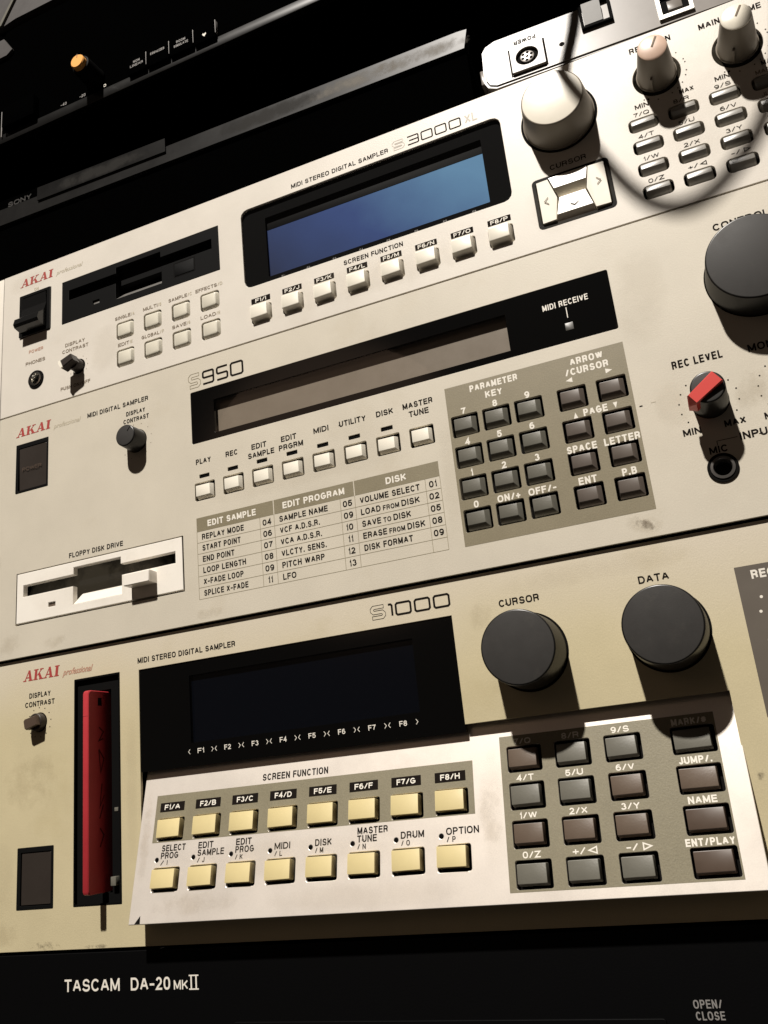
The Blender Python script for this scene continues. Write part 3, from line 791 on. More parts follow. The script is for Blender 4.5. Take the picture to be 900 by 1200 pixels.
# lower key: bright face, dark underside; upper key: lit face and a lower facet that looks down into the pit
def ridge_key(pts_top, pts_mid, pts_bot, ht, hm, hb):
    rows = [pts_top, pts_mid, pts_bot]; hs = [ht, hm, hb]; vs = []
    for r_, h_ in zip(rows, hs):
        for x, z in r_: vs.append((x, -h_, z))
    for x, z in (pts_top[0], pts_top[1], pts_bot[1], pts_bot[0]): vs.append((x, 2.5, z))
    fs = [(0, 1, 3, 2), (2, 3, 5, 4), (0, 6, 7, 1), (4, 5, 8, 9), (0, 2, 4, 9, 6), (1, 7, 8, 5, 3)]
    place('cursor_key', mesh(vs, fs), M['cream'], cp, FLAT, 321.1, -66.7)
ridge_key([(-9.1, 10.9), (7.6, 10.9)], [(-7.4, 4.6), (6.4, 4.6)], [(-6.1, .3), (5.3, .3)], 1.0, 2.0, -1.6)
ridge_key([(-6.0, -.1), (5.2, -.1)], [(-8.0, -8.6), (7.4, -8.6)], [(-8.4, -10.9), (7.9, -10.9)], 1.0, 1.9, -.2)
chevron(t3, FLAT, 309.5, -67.0, .9, 1.7, 'l', 'inkbrown', .35, 1.5); chevron(t3, FLAT, 332.5, -65.0, .9, 1.7, 'r', 'inkbrown', .35, 1.5)
chevron(t3, FLAT, 321.0, -72.4, .7, 1.9, 'd', 'ink', .42, 1.9)
# small tapered knobs
for (cx, cz, capm, a, lab) in ((364.3, -23.0, 'knobtan', 62, 'cream tapered knob with pinkish cap'), (397.1, -23.4, 'creamknob', 60, 'cream tapered knob with white cap')):
    k = place('level_knob', knob_mesh(8.4, 5.9, 17.0, .9, flute=0), M['creamshade'], t3, FLAT, cx, cz, 0, label=lab)
    place('cap', loft([(circ(5.95, 40), 15.6), (circ(5.9, 40), 17.0), (circ(5.2, 40), 17.4)]), M[capm], k, FLAT, cx, cz)
    place('pointer_slot', box(-.45, .45, -.3, 4.9, 17.1, 17.5, .05), M['inkbrown'], k, FLAT, cx, cz, 0, rot=math.radians(90 - a))
    place('pointer_rib', box(-.45, .45, -8.6, -4.4, 1, 8, .1), M['creamshade'], k, FLAT, cx, cz, 0, rot=math.radians(20))
    dots(t3, FLAT, ring_dots(cx, cz, 12.2, -125, 100, 9) [:6] + ring_dots(cx, cz, 12.2, -55, 70, 5), .3)
    dots(t3, FLAT, [(cx - 5.4, cz - 10.4)], .55)
text(t3, FLAT, 'REC GAIN', 364.4, -6.5, 2.9, 'ink', W=17.5); text(t3, FLAT, 'MAIN VOLUME', 397.2, -7.3, 2.9, 'ink', W=25)
for x, s in ((355.8, 'MIN'), (374.3, 'MAX'), (388.6, 'MIN'), (406.8, 'MAX')): text(t3, FLAT, s, x, -35.3, 2.3, 'ink', W=5.8)
PL = [['7/Q', '8/R', '9/S', 'MARK'], ['4/T', '5/U', '6/V', 'JUMP'], ['1/W', '2/X', '3/Y', 'NAME'], ['0/Z', '+/', '-/', 'ENT']]
for j, z in enumerate(PADZ):
    for i, x in enumerate(PADX):
        s = PL[j][i]
        if s in ('+/', '-/'):
            text(t3, FLAT, s, x - 1.6, z + 5.4, 2.0, 'ink', W=4.6, bold=0)
            arrowhead(t3, FLAT, x + 2.6, z + 5.4, 1.2, 'l' if s == '+/' else 'r', 'ink', True)
        else:
            text(t3, FLAT, s, x, z + 5.2, 2.0, 'ink' if i < 3 else 'inkbrown', W=6.4 if i < 3 else 7.5, bold=0)
        key = 'pad'
        if key not in KC:
            w2, d2 = 10.4, 4.8
            KC[key] = loft([(rrect(w2, d2, 1.2), -1.8), (rrect(w2, d2, 1.2), -1.5), (rrect(w2 - .7, 2.6, .5, 3, -.1, .85), lambda x, z: 1.3 - .2 * z), (rrect(w2 - 1.1, 2.2, .4, 3, -.1, .85), lambda x, z: 1.4 - .2 * z)], cap0=False, angle=25)
        place('keypad_key', KC[key], M['keysilver'], t3, FLAT, x, z)

# ================================================================== S950
t9 = thing('sampler', 'middle beige rack sampler with white floppy drive and olive keypad field', 'sampler', (200, 0, -222.0))
G9 = -0.35
FB = [129.35 + 15.78 * i for i in range(8)]
K9X = [259.5, 273.4, 287.3]; K9R = [305.4, 321.4]; K9Z = [-159.1, -173.1, -187.0, -201.0]
k9 = [(x, z) for z in K9Z for x in K9X + K9R]
holes9 = [rect(12.4, 34.2, -135.0, -107.4, .3), rect(14.7, 116.2, -205.9, -178.9, .3), rect(123.2, 328.4, -134.3, -106.8, .8)]
holes9 += [rc(x, -159.2, 11.2, 9.0, .8) for x in FB]
holes9 += [rc(x, z, 11.9, 9.7, .8) for x, z in k9]
holes9 += [rc(x, -151.6, 5.6, 1.9, .2) for x in FB[:7]]
holes9 += [circ(18.6, 64, 382.0, -126.6), circ(5.4, 40, 355.1, -201.2), circ(6.2, 40, 90.5, -124.0), circ(7.0, 40, 355.8, -174.2), circ(7.0, 40, 384.6, -174.2)]
grooved_panel(t9, FLAT, 'faceplate', 0.25, 430, -222.1, -89.35, holes9, 'plate950')
chassis(t9, FLAT, -222, -89.5); ears(t9, FLAT, -222.1, -89.35, 'plate950')
akai(t9, FLAT, 12.1, -102.9, 23.6, 5.0)
text(t9, FLAT, 'professional', 37.8, -102.6, 2.6, 'inkfaint' if 0 else 'inkpale', W=17, shear=.35, align='l', bold=0)
text(t9, FLAT, 'MIDI DIGITAL SAMPLER', 59.9, -102.3, 2.6, 'ink', W=38.2, align='l', bold=.01)
p9 = place('power_switch', plate(rect(12.5, 34.1, -134.9, -107.5, .3), [rect(14.3, 33.2, -133.9, -109.9, .3)], -2.5, .25, .15), M['fddblack'], t9, FLAT, 0, 0)
place('rocker', loft([(rect(14.4, 33.1, -133.8, -110.0, .3), -3), (rect(14.4, 33.1, -133.8, -110.0, .3), lambda x, z: -.6 + (z + 121) * .03), (rect(14.8, 32.7, -133.4, -110.4, .3), lambda x, z: -.2 + (z + 121) * .03)]), M['rockerdark'], p9, FLAT, 0, 0)
text(t9, FLAT, 'POWER', 23.6, -122.3, 2.0, 'keybrown2', W=13, bold=-.01, h=.3)
text(t9, FLAT, 'DISPLAY', 90.3, -108.0, 2.4, 'ink', W=11.6); text(t9, FLAT, 'CONTRAST', 90.5, -112.0, 2.4, 'ink', W=15.6)
k = knob(t9, FLAT, 90.5, -124.0, 6.0, 5.5, 9.0, 'knob', mside='knobside', name='contrast_knob', label='small charcoal contrast knob')
place('pointer_line', box(-.2, .2, 2.4, 5.0, 9.0, 9.2, .02), M['hole'], k, FLAT, 90.5, -124.0, 0, rot=math.radians(38))
dots(t9, FLAT, ring_dots(90.5, -124, 9.2, -140, 130, 10), .22, 'inkbrown')
text(t9, FLAT, 'FLOPPY DISK DRIVE', 65.0, -175.6, 2.6, 'ink', W=33, bold=.01)
drive(t9, FLAT, 65.3, -192.1, 100.2, 25.6, 'white', 'white', 'black', 6.2)
outline_S(t9, FLAT, 122.4, 129.4, -104.6, -96.9, 1.7, .28, 'inkrule')
model_name(t9, FLAT, [('9', 130.4, 137.4), ('5', 138.5, 145.4), ('0', 146.4, 154.0)], -104.5, -96.9, 1.0, 'ink')
d9 = place('display_window', plate(rect(122.8, 328.8, -134.7, -106.4, .8), [rect(136.2, 283.4, -130.9, -113.6, .2)], -2.0, -.25, .08), M['gloss'], t9, FLAT, 0, 0)
place('screen', quad(135.4, 284, -131.2, -112.5, -3.6), M['lcd950'], d9, FLAT, 0, 0)
place('display_pane', quad(136.0, 283.6, -131.0, -113.4, -0.6), M['pane'], d9, FLAT, 0, 0)
text(t9, FLAT, 'MIDI RECEIVE', 309.2, -116.1, 2.7, 'inkwhite', W=19.2, bold=0, h=-.2)
place('printed_rule', polys([[(309.1, -123.3), (309.45, -123.3), (309.45, -118.4), (309.1, -118.4)]]), M['inkwhite'], t9, FLAT, 0, 0, -.2)
place('indicator_lamp', box(307.6, 311.0, -129.0, -125.6, -1, -.15, .1), M['lampgrey'], t9, FLAT, 0, 0)
FN = [('PLAY', 8.4), ('REC', 6.6), ('EDIT|SAMPLE', 14), ('EDIT|PRGRM', 12.6), ('MIDI', 7.6), ('UTILITY', 13.2), ('DISK', 8.2), ('MASTER|TUNE', 14)]
for i, (s, wd) in enumerate(FN):
    x = FB[i]
    ls = s.split('|')
    if len(ls) == 1: text(t9, FLAT, s, x - .2, -143.9, 2.7, 'ink', W=wd)
    else:
        text(t9, FLAT, ls[0], x - .3 - (.8 if ls[0] == 'EDIT' else 0), -143.7, 2.7, 'ink', W=8.0 if ls[0] == 'EDIT' else wd); text(t9, FLAT, ls[1], x - .2, -147.9, 2.7, 'ink', W=wd if ls[1] != 'TUNE' else 9.2)
    if i < 7: place('indicator_slot', box(x - 2.6, x + 2.6, -152.4, -150.8, -2, -.5, .1), M['black'], t9, FLAT, 0, 0)
    place('mode_key', cap_mesh(8.9, 6.6, 1.0, .5, .4, tl=.2, tr=1.1, tt=.2, tb=1.1, rnd=.1), M['cream'], t9, FLAT, x - .1, -159.35)
# function table
TX = [124.0, 157.9, 165.3, 198.6, 205.7, 238.7, 245.4]; TZ = [-178.9 - 5.38 * i for i in range(7)]
for a, b_, s, wd in ((124.0, 165.1, 'EDIT SAMPLE', 26), (165.6, 205.5, 'EDIT PROGRAM', 31), (206.0, 245.4, 'DISK', 9.6)):
    place('table_heading', sheet([(a, -178.9), (b_, -178.9), (b_, -172.1), (a, -172.1)]), M['patch950'], t9, FLAT, 0, 0, .05)
    text(t9, FLAT, s, (a + b_) / 2 + (-1.5 if 'SAMPLE' in s else 0), -175.6, 3.1, 'inkwhite', W=wd, bold=.025, h=.1)
rules(t9, FLAT, [((x, TZ[0]), (x, TZ[6])) for x in TX], .2, 'inkrule'); rules(t9, FLAT, [((124.0, z), (245.4, z)) for z in TZ[1:]], .18, 'inkrule')
C1 = [('REPLAY MODE', 22.6, '04'), ('START POINT', 20.6, '06'), ('END POINT', 17.0, '07'), ('LOOP LENGTH', 22.8, '08'), ('X-FADE LOOP', 21.2, '09'), ('SPLICE X-FADE', 23.4, '11')]
C2 = [('SAMPLE NAME', 24.4, '05'), ('VCF A.D.S.R.', 20.0, '09'), ('VCA A.D.S.R.', 20.6, '10'), ('VLCTY. SENS.', 22.4, '11'), ('PITCH WARP', 21.0, '12'), ('LFO', 6.6, '13')]
C3 = [('VOLUME SELECT', 28.0, '01'), ('LOAD|FROM|DISK', 27.4, '02'), ('SAVE|TO|DISK', 22.8, '05'), ('ERASE|FROM|DISK', 28.6, '08'), ('DISK FORMAT', 22.4, '09')]
for cx0, nx, C_ in ((126.7, 161.5, C1), (167.9, 202.0, C2), (208.0, 242.0, C3)):
    for i, (s, wd, num) in enumerate(C_):
        z = TZ[i] - 2.75
        ls = s.split('|')
        if len(ls) == 1: text(t9, FLAT, s, cx0, z, 2.75, 'ink', W=wd, align='l', bold=.008)
        else:
            n0, n1, n2 = len(ls[0]) * 2.15, len(ls[1]) * 1.75, len(ls[2]) * 1.95
            k_ = (wd - 2.2) / (n0 + n1 + n2)
            text(t9, FLAT, ls[0], cx0, z, 2.75, 'ink', W=n0 * k_, align='l', bold=.008)
            text(t9, FLAT, ls[1], cx0 + n0 * k_ + 1.1, z - .25, 2.2, 'ink', W=n1 * k_, align='l', bold=.008)
            text(t9, FLAT, ls[2], cx0 + (n0 + n1) * k_ + 2.2, z, 2.75, 'ink', W=n2 * k_, align='l', bold=.008)
        text(t9, FLAT, num, nx, z, 2.8, 'ink', bold=.01, xs=1.0)
place('keypad_field', sheet(rect(252.4, 328.8, -211.6, -140.5, .1), [rc(x, z, 12.0, 9.8, .8) for x, z in k9]), M['patch950'], t9, FLAT, 0, 0, .05)
for j, z in enumerate(K9Z):
    for i, x in enumerate(K9X + K9R):
        place('keypad_key', cap_mesh(9.7, 7.5, 1.1, .8, .4, tl=.5, tr=1.6, tt=.55, tb=1.9, rnd=.1), M['keygrey' if i < 3 else 'keybrown950'], t9, FLAT, x - .1, z - .3)
NL = [['7', '8', '9'], ['4', '5', '6'], ['1', '2', '3'], ['0', 'ON/+', 'OFF/-']]
for j, z in enumerate(K9Z):
    for i, x in enumerate(K9X):
        s = NL[j][i]
        text(t9, FLAT, s, x, z + 6.45, 3.0, 'inkwhite', W={4: 9.6, 5: 11.4}.get(len(s)), bold=.03, xs=.95)
text(t9, FLAT, 'PARAMETER', 274.0, -143.5, 3.0, 'inkwhite', W=21.0, bold=.025); text(t9, FLAT, 'KEY', 273.6, -147.9, 3.0, 'inkwhite', W=7.4, bold=.025)
text(t9, FLAT, 'ARROW', 313.5, -143.5, 3.1, 'inkwhite', W=13.4, bold=.025); text(t9, FLAT, '/CURSOR', 313.0, -147.8, 3.1, 'inkwhite', W=17.6, bold=.025)
arrowhead(t9, FLAT, 305.4, -151.2, 1.5, 'l'); arrowhead(t9, FLAT, 321.3, -151.2, 1.5, 'r')
arrowhead(t9, FLAT, 305.4, -167.0, 1.4, 'u'); arrowhead(t9, FLAT, 321.4, -166.4, 1.4, 'd')
text(t9, FLAT, 'PAGE', 313.4, -166.5, 3.1, 'inkwhite', W=9.6, bold=.025)
for s, x, z, wd in (('SPACE', 305.5, -180.9, 12), ('LETTER', 321.4, -181.0, 14), ('ENT', 305.6, -194.6, 7.2), ('P.B', 321.8, -194.7, 5.6)): text(t9, FLAT, s, x, z, 3.1, 'inkwhite', W=wd, bold=.025)
# right hand controls
text(t9, FLAT, 'CONTROL', 381.8, -102.6, 3.1, 'ink', W=21)
knob(t9, FLAT, 382.0, -126.6, 18.2, 17.3, 13.5, 'knob', mside='knobside', name='control_knob', label='very large charcoal knob cut by the picture edge')
text(t9, FLAT, 'MONITOR', 382.6, -157.0, 3.1, 'ink', W=19)
text(t9, FLAT, 'REC LEVEL', 354.5, -156.2, 3.3, 'ink', W=18.8)
for cx, lab in ((355.8, 'charcoal knob with red pointer'), (384.6, 'charcoal knob cut by the picture edge')):
    k = knob(t9, FLAT, cx, -174.2, 6.8, 6.1, 15.0, 'knob', mside='knobside', name='level_knob', label=lab)
    po = [(-9.3, .2), (-7.4, 2.6), (4.8, 2.7), (4.8, -2.7), (-7.4, -2.2)]
    place('red_pointer' if cx < 360 else 'grey_pointer', loft([(po, lambda x, z: 8.0 if x < -6 else 12), (po, lambda x, z: 16.8 + min(0, (x + 6.4) * 1.6)), ([(a * .95, b * .88) for a, b in po], lambda x, z: 17.1 + min(0, (x + 6.4) * 1.6))], angle=15),
          M['redptr' if cx < 360 else 'knob'], k, FLAT, cx, -174.2, 0, rot=math.radians(-33))
    dots(t9, FLAT, ring_dots(cx, -174.2, 11.2, 215, 130, 5)[0:5] + ring_dots(cx, -174.2, 10.4, 40, -35, 4), .32)
text(t9, FLAT, 'MIN', 347.2, -184.6, 2.7, 'ink', W=6.6, bold=.03); text(t9, FLAT, 'MAX', 362.8, -184.5, 2.7, 'ink', W=7.6, bold=.03); text(t9, FLAT, 'MIN', 376.4, -185.0, 2.7, 'ink', W=6.6, bold=.03)
rules(t9, FLAT, [((355.0, -192.2), (355.0, -190.5)), ((355.0, -190.5), (362.4, -190.5))], .25, 'ink')
text(t9, FLAT, 'INPUT', 363.2, -190.6, 3.0, 'ink', W=12.6, align='l', bold=.03)
text(t9, FLAT, 'MIC', 355.0, -193.8, 2.8, 'ink', W=6.6)
jack(t9, FLAT, 355.1, -201.2, 5.6, 4.4, 3.2, 'hole', 'darkmetal', 'microphone_socket')
rules(t9, FLAT, [((330.2, -169.6), (331.4, -169.6))], .5, 'ink', 'scale_tick'); rules(t9, FLAT, [((334.6, -169.2), (336.6, -169.2))], .2, 'inkpale', 'scale_tick')
for a_, b_, c_, d_, m_, r_ in [(318, 330, -219.5, -214, 'smudge', .45), (314, 334, -221.5, -211.8, 'grime', .3), (0.4, 5, -178, -164, 'grime', 0), (0.4, 4.5, -198, -190, 'grimedark', 0),
        (0.4, 22, -221.8, -206, 'grime', 0), (118, 140, -222, -214.5, 'grime', 0), (30, 50, -221.8, -213, 'grime', 0), (334, 350, -184, -160, 'grease', 0), (362, 380, -186, -162, 'grime', .2), (245, 256, -215, -150, 'grease', 0),
        (118, 250, -170.5, -153, 'grease', 0), (16, 118, -210, -176, 'grease', 0), (326, 352, -150, -95, 'grease', .1)]:
    film(t9, FLAT, a_, b_, c_, d_, m_, .14, r_)
for a_, b_, c_, d_, m_, r_ in [(0.4, 36, -16, -1, 'grease', 0), (60, 84, -84, -50, 'grease', 0), (150, 300, -86, -64, 'grease', 0), (296, 346, -86, -50, 'grease', 0), (338, 420, -84, -2, 'grease', 0)]:
    film(t3, FLAT, a_, b_, c_, d_, m_, .14, r_)

# ================================================================== S1000
t1 = thing('sampler', 'lowest yellowed rack sampler with sloping silver key panel and red disk', 'sampler', (200, 0, -355.0))
F1 = F1000
P1 = 'plate1000'
holes1 = [rect(18.4, 39.8, -338.2, -311.4, .4), rect(51.2, 77.9, -338.3, -237.5, .3), [(88.8, -344.6), (88.8, -238.1), (243.1, -238.1), (243.1, -281.4), (341.4, -281.4), (341.4, -344.6)],
          circ(4.6, 32, 30.3, -254.9), circ(14.9, 64, 272.0, -257.3), circ(14.9, 64, 324.3, -257.3)]
grooved_panel(t1, F1, 'faceplate', 0.25, 430, -355.5, -223.2, holes1, P1, 1.6)
chassis(t1, F1, -355.4, -223.5); ears(t1, F1, -355.5, -223.2, P1)
akai(t1, F1, 19.6, -234.2, 22.6, 5.2)
text(t1, F1, 'professional', 44.4, -233.0, 2.9, 'inkfaint', W=17, shear=.35, align='l', bold=.025)
text(t1, F1, 'DISPLAY', 30.3, -241.6, 2.5, 'ink', W=13.2); text(t1, F1, 'CONTRAST', 30.3, -245.8, 2.5, 'ink', W=18.2)
k = place('contrast_knob', loft([(circ(4.3, 32), .1), (circ(4.1, 32), 3.0), (circ(3.7, 32), 3.4)]), M['rockerdark'], t1, F1, 30.3, -254.9)
bw = [(-4.8, 1.8), (-4.0, 2.6), (3.2, 2.3), (3.2, -2.3), (-4.0, -2.6), (-4.8, -1.8)]
place('pointer_bar', loft([(bw, 2.5), (bw, 5.0), ([(a * .9, b * .88) for a, b in bw], 5.6)], angle=20), M['keybrown2'], k, F1, 30.3, -254.9, 0, rot=math.radians(-12))
dots(t1, F1, ring_dots(30.3, -254.9, 7.0, -140, 150, 11), .28)
text(t1, F1, 'MIDI STEREO DIGITAL SAMPLER', 88.3, -233.8, 2.6, 'ink', W=53, align='l', bold=.01)
outline_S(t1, F1, 207.8, 214.6, -234.4, -228.5, 1.45, .2, 'ink')
model_name(t1, F1, [('1', 215.6, 218.6), ('0', 219.0, 226.4), ('0', 227.5, 234.8), ('0', 235.9, 243.3)], -234.3, -228.6, .85, 'ink')
p1 = place('power_switch', plate(rect(18.4, 39.8, -338.2, -311.4, .4), [rect(20.6, 38.4, -336.6, -313.6, .3)], -2.5, .15, .15), M['fddblack'], t1, F1, 0, 0)
place('rocker', loft([(rect(20.7, 38.3, -336.5, -313.7, .3), -3), (rect(20.7, 38.3, -336.5, -313.7, .3), -.6), (rect(21.1, 37.9, -336.1, -314.1, .3), -.2)]), M['rockerdark'], p1, F1, 0, 0)
# vertical disk slot
sl = place('disk_slot', plate(rect(51.3, 77.8, -338.2, -237.6, .3), [[(64.6, -333.6), (64.6, -244.4), (71.6, -244.4), (71.6, -333.6)]], -3.4, -1.6, .1), M['fddblack'], t1, F1, 0, 0)
place('slot_frame', plate(rect(51.25, 77.85, -338.25, -237.55, .3), [rect(52.0, 77.1, -337.5, -238.4, .3)], -2, .1, .05), M['black'], sl, F1, 0, 0)
place('slot_chamber', box(53, 76, -337, -239, -10, -7), M['hole'], sl, F1, 0, 0)
place('eject_lever', box(72.6, 75.4, -330.6, -326.8, -2, .9, .2), M['keygrey'], sl, F1, 0, 0)
place('drive_lamp', box(73.2, 75.2, -299.5, -297.8, -2, -1.3, .1), M['keygrey'], sl, F1, 0, 0)
# display
d1 = place('display_window', plate([(88.85, -284.2), (243.05, -284.2), (243.05, -238.15), (88.85, -238.15)], [rect(116.0, 224.8, -274.2, -244.6, .2)], -2.6, -.5, .08), M['gloss'], t1, F1, 0, 0)
place('screen', quad(115.5, 225.3, -274.6, -244.2, -2.2), M['ledwin'], d1, F1, 0, 0)
place('display_pane', quad(116.1, 224.7, -274.1, -244.7, -0.9), M['pane'], d1, F1, 0, 0)
fx = [120.9 + 13.75 * i for i in range(8)]
for i, x in enumerate(fx):
    text(t1, F1, 'F%d' % (i + 1), x, -277.9, 2.1, 'inkwhite', W=3.3, bold=.0, h=-.42)
    chevron(t1, F1, x - 6.0, -277.9, .4, 1.0, 'l', 'inkwhite', .24, -.42); chevron(t1, F1, x + 6.0, -277.9, .4, 1.0, 'r', 'inkwhite', .24, -.42)
text(t1, F1, 'CURSOR', 271.4, -236.8, 2.9, 'ink', W=16.4); text(t1, F1, 'DATA', 323.4, -237.2, 2.9, 'ink', W=11.2)
for cx, lab in ((272.1, 'large charcoal cursor knob'), (324.4, 'large charcoal data knob')):
    knob(t1, F1, cx + .4, -257.3, 14.7, 14.0, 18.0, 'knob', mside='knobside', ring=15.4, name='rotary_knob', label=lab)
place('level_field', sheet(rect(351.7, 424, -292.0, -238.7, .1)), M['patch1000r'], t1, F1, 0, 0, .05)
text(t1, F1, 'REC LEVEL', 356.9, -242.2, 3.2, 'inkwhite', W=22, align='l', bold=.025)
dots(t1, F1, [(358.6, -250.6), (357.4, -255.7)], .55, 'inkwhite'); text(t1, F1, 'MIN', 357.6, -267.0, 2.7, 'inkwhite', align='l', bold=.02)
# sloping key panel: hinged plane leaning out 13.6 degrees
TH = math.atan(13.2 / 54.7)
base_w = Vector((0, 4.5 + 0.2413 * 7, -282)) * MM
WED = Frame(Matrix.Translation(base_w) @ Matrix.Rotation(-TH, 4, 'X'))
PX = [263.7, 282.2, 300.7]; PR = 325.4; PS = [-14.8, -28.5, -42.1, -55.8]
pk = [(x, z) for z in PS for x in PX]; pr = [(PR, z) for z in PS]
FW = [105.0 + 18.4 * i for i in range(8)]
hw = [rc(x, z - .0, 13.4, 9.9, .9) for x, z in pk] + [rc(x, z, 15.2, 9.9, .9) for x, z in pr]
hw += [rc(x + .2, -28.1, 13.4, 9.6, .9) for x in FW] + [rc(x + .2, -48.4, 13.4, 9.6, .9) for x in FW]
LED = [(99.7 + 18.5 * i, -40.4) for i in range(8)]
hw += [circ(.95, 16, x, z) for x, z in LED]
wp = place('key_panel', plate([(89.0, 4.0), (341.2, 4.0), (341.2, -65.2), (89.0, -65.2)], hw, -1.6, 0, .2), M['wedge'], t1, WED, 0, 0)
# body of the wedge: sides and underside
def wpt(x, s, h):
    v = WED.m @ Vector((x * MM, -h * MM, s * MM)); return tuple(c / MM for c in v)
vs = []
for x in (89.1, 341.1):
    vs += [wpt(x, -65.0, -1.4), wpt(x, 3.6, -1.4), (x, 14, -280), (x, 14, -344.0), (x, 1.9, -344.3)]
vs = [tuple(v) for v in vs]
place('panel_body', mesh(vs, [(0, 1, 2, 3, 4), (5, 6, 7, 8, 9), (0, 4, 9, 5), (4, 3, 8, 9)]), M['wedge'], t1, FLAT, 0, 0)
place('panel_back', mesh([wpt(90, -64.5, -4.4), wpt(340, -64.5, -4.4), wpt(340, 3, -4.4), wpt(90, 3, -4.4)], [(0, 1, 2, 3)]), M['hole'], t1, FLAT, 0, 0)
place('dark_corner_notch', mesh([(92.0, 0, -65.0), (94.8, 0, -65.0), (94.6, 0, -61.9)], [(0, 1, 2)]), M['hole'], wp, WED, 0, 0, .06)  # small flat black triangle near the panel's lower left corner
place('function_field', sheet(rect(96.3, 243.1, -33.3, -13.4, .1), [rc(x + .2, -28.1, 13.5, 9.7, .9) for x in FW]), M['patch1000'], wp, WED, 0, 0, .05)
place('keypad_field', sheet(rect(254.4, 333.6, -61.6, -5.8, .1), [rc(x, z, 13.5, 10.0, .9) for x, z in pk] + [rc(x, z, 15.3, 10.0, .9) for x, z in pr]), M['patch1000'], wp, WED, 0, 0, .05)
text(wp, WED, 'SCREEN FUNCTION', 165.2, -11.0 + .4, 2.8, 'ink', W=31, bold=.006)
LOW = ['SELECT|PROG|I', 'EDIT|SAMPLE|J', 'EDIT|PROG|K', '|MIDI|L', '|DISK|M', 'MASTER|TUNE|N', '|DRUM|O', '|OPTION|P']
LWD = {'SELECT': 12, 'PROG': 8.8, 'EDIT': 7.4, 'SAMPLE': 13, 'MIDI': 7.2, 'DISK': 7.4, 'MASTER': 13, 'TUNE': 8.4, 'DRUM': 9.6, 'OPTION': 13}
for i, x in enumerate(FW):
    place('key_tag', sheet(rc(0, 0, 12.6, 3.9, .15)), M['ink'], wp, WED, x - .1, -18.7, .1)
    text(wp, WED, 'F%d/%s' % (i + 1, 'ABCDEFGH'[i]), x - .1, -18.7, 2.2, 'inkwhite', W=8.0, bold=.012, h=.14)
    for z in (-27.8, -48.1):
        place('function_key', cap_mesh(11.6, 7.5, 1.8, .12, .35, tl=.05, tr=.1, tt=.05, tb=.1, rnd=.1), M['yellow'], wp, WED, x - .3, z)
    a, b_, c = LOW[i].split('|')
    lx = LED[i][0] + 1.9
    if a: text(wp, WED, a, lx + .2, -35.8, 2.6, 'ink', W=LWD[a], align='l', bold=.006)
    text(wp, WED, b_, lx + .1, -38.8, 2.6, 'ink', W=LWD[b_], align='l', bold=.006)
    text(wp, WED, '/ ' + c, lx + .2, -41.7, 2.0, 'ink', W=3.6, align='l', bold=0)
    place('indicator_lamp', loft([(circ(.95, 16), -.8), (circ(.9, 16), .1), (circ(.5, 16), .35)]), M['black'], wp, WED, LED[i][0], LED[i][1])
KT = [['7/Q', '8/R', '9/S'], ['4/T', '5/U', '6/V'], ['1/W', '2/X', '3/Y'], ['0/Z', '+/', '-/']]
brown = {(1, 2), (2, 0), (2, 1), (2, 2), (0, 0)}
for j, z in enumerate(PS):
    for i, x in enumerate(PX):
        place('keypad_key', cap_mesh(11.2, 7.5, 1.4, .5, .4, tl=.2, tr=.35, tt=.45, tb=.5, rnd=.1), M['keybrown' if (j, i) in brown else 'keygrey'], wp, WED, x - .4, z + .1)
        s = KT[j][i]
        if s in ('+/', '-/'):
            text(wp, WED, s, x - 1.6, z + 6.6, 2.4, 'inkwhite', W=5.4, bold=.01); arrowhead(wp, WED, x + 3.4, z + 6.6, 1.5, 'l' if s == '+/' else 'r', 'inkwhite', True)
        else: text(wp, WED, s, x - .3, z + 6.6, 2.3, 'inkwhite', W=6.6, bold=.012)
    place('keypad_key', cap_mesh(12.9, 7.6, 1.4, .5, .4, tl=.2, tr=.35, tt=.45, tb=.5, rnd=.1), M['keygrey' if j == 0 else ('keybrown' if j == 1 else 'keybrown2')], wp, WED, PR - .4, z + .1)
    s, wd = [('MARK/#', 12), ('JUMP/.', 11.2), ('NAME', 9.6), ('ENT/PLAY', 16)][j]
    text(wp, WED, s, PR - .6, z + 6.6, 2.5, 'inkwhite', W=wd, bold=.03)
for a_, b_, c_, d_, m_, r_ in [(22, 52, -356.6, -350.5, 'grimedark', 0), (50, 80, -356.4, -353, 'grimedark', 0), (0.4, 24, -356, -340, 'grime', 0), (1, 50, -300, -262, 'grime', 0), (248, 262, -249, -232, 'grime', .2),
        (342.8, 348.5, -314, -307, 'grimedark', .3), (342, 350, -345, -330, 'grime', 0), (80, 88, -330, -250, 'grease', 0), (255, 350, -236, -224, 'grease', 0), (2, 18, -345, -305, 'grease', 0)]:
    film(t1, F1, a_, b_, c_, d_, m_, .14, r_)
for a_, b_, c_, d_, m_ in [(90, 150, -65.1, -52, 'grime'), (146, 246, -65.1, -53, 'grease'), (244, 256, -60, -4, 'grease'), (242, 256, -50, -20, 'grime'), (96, 240, -52, -34, 'grease'), (89, 96, -60, -4, 'grime')]:
    film(wp, WED, a_, b_, c_, d_, m_, .16)

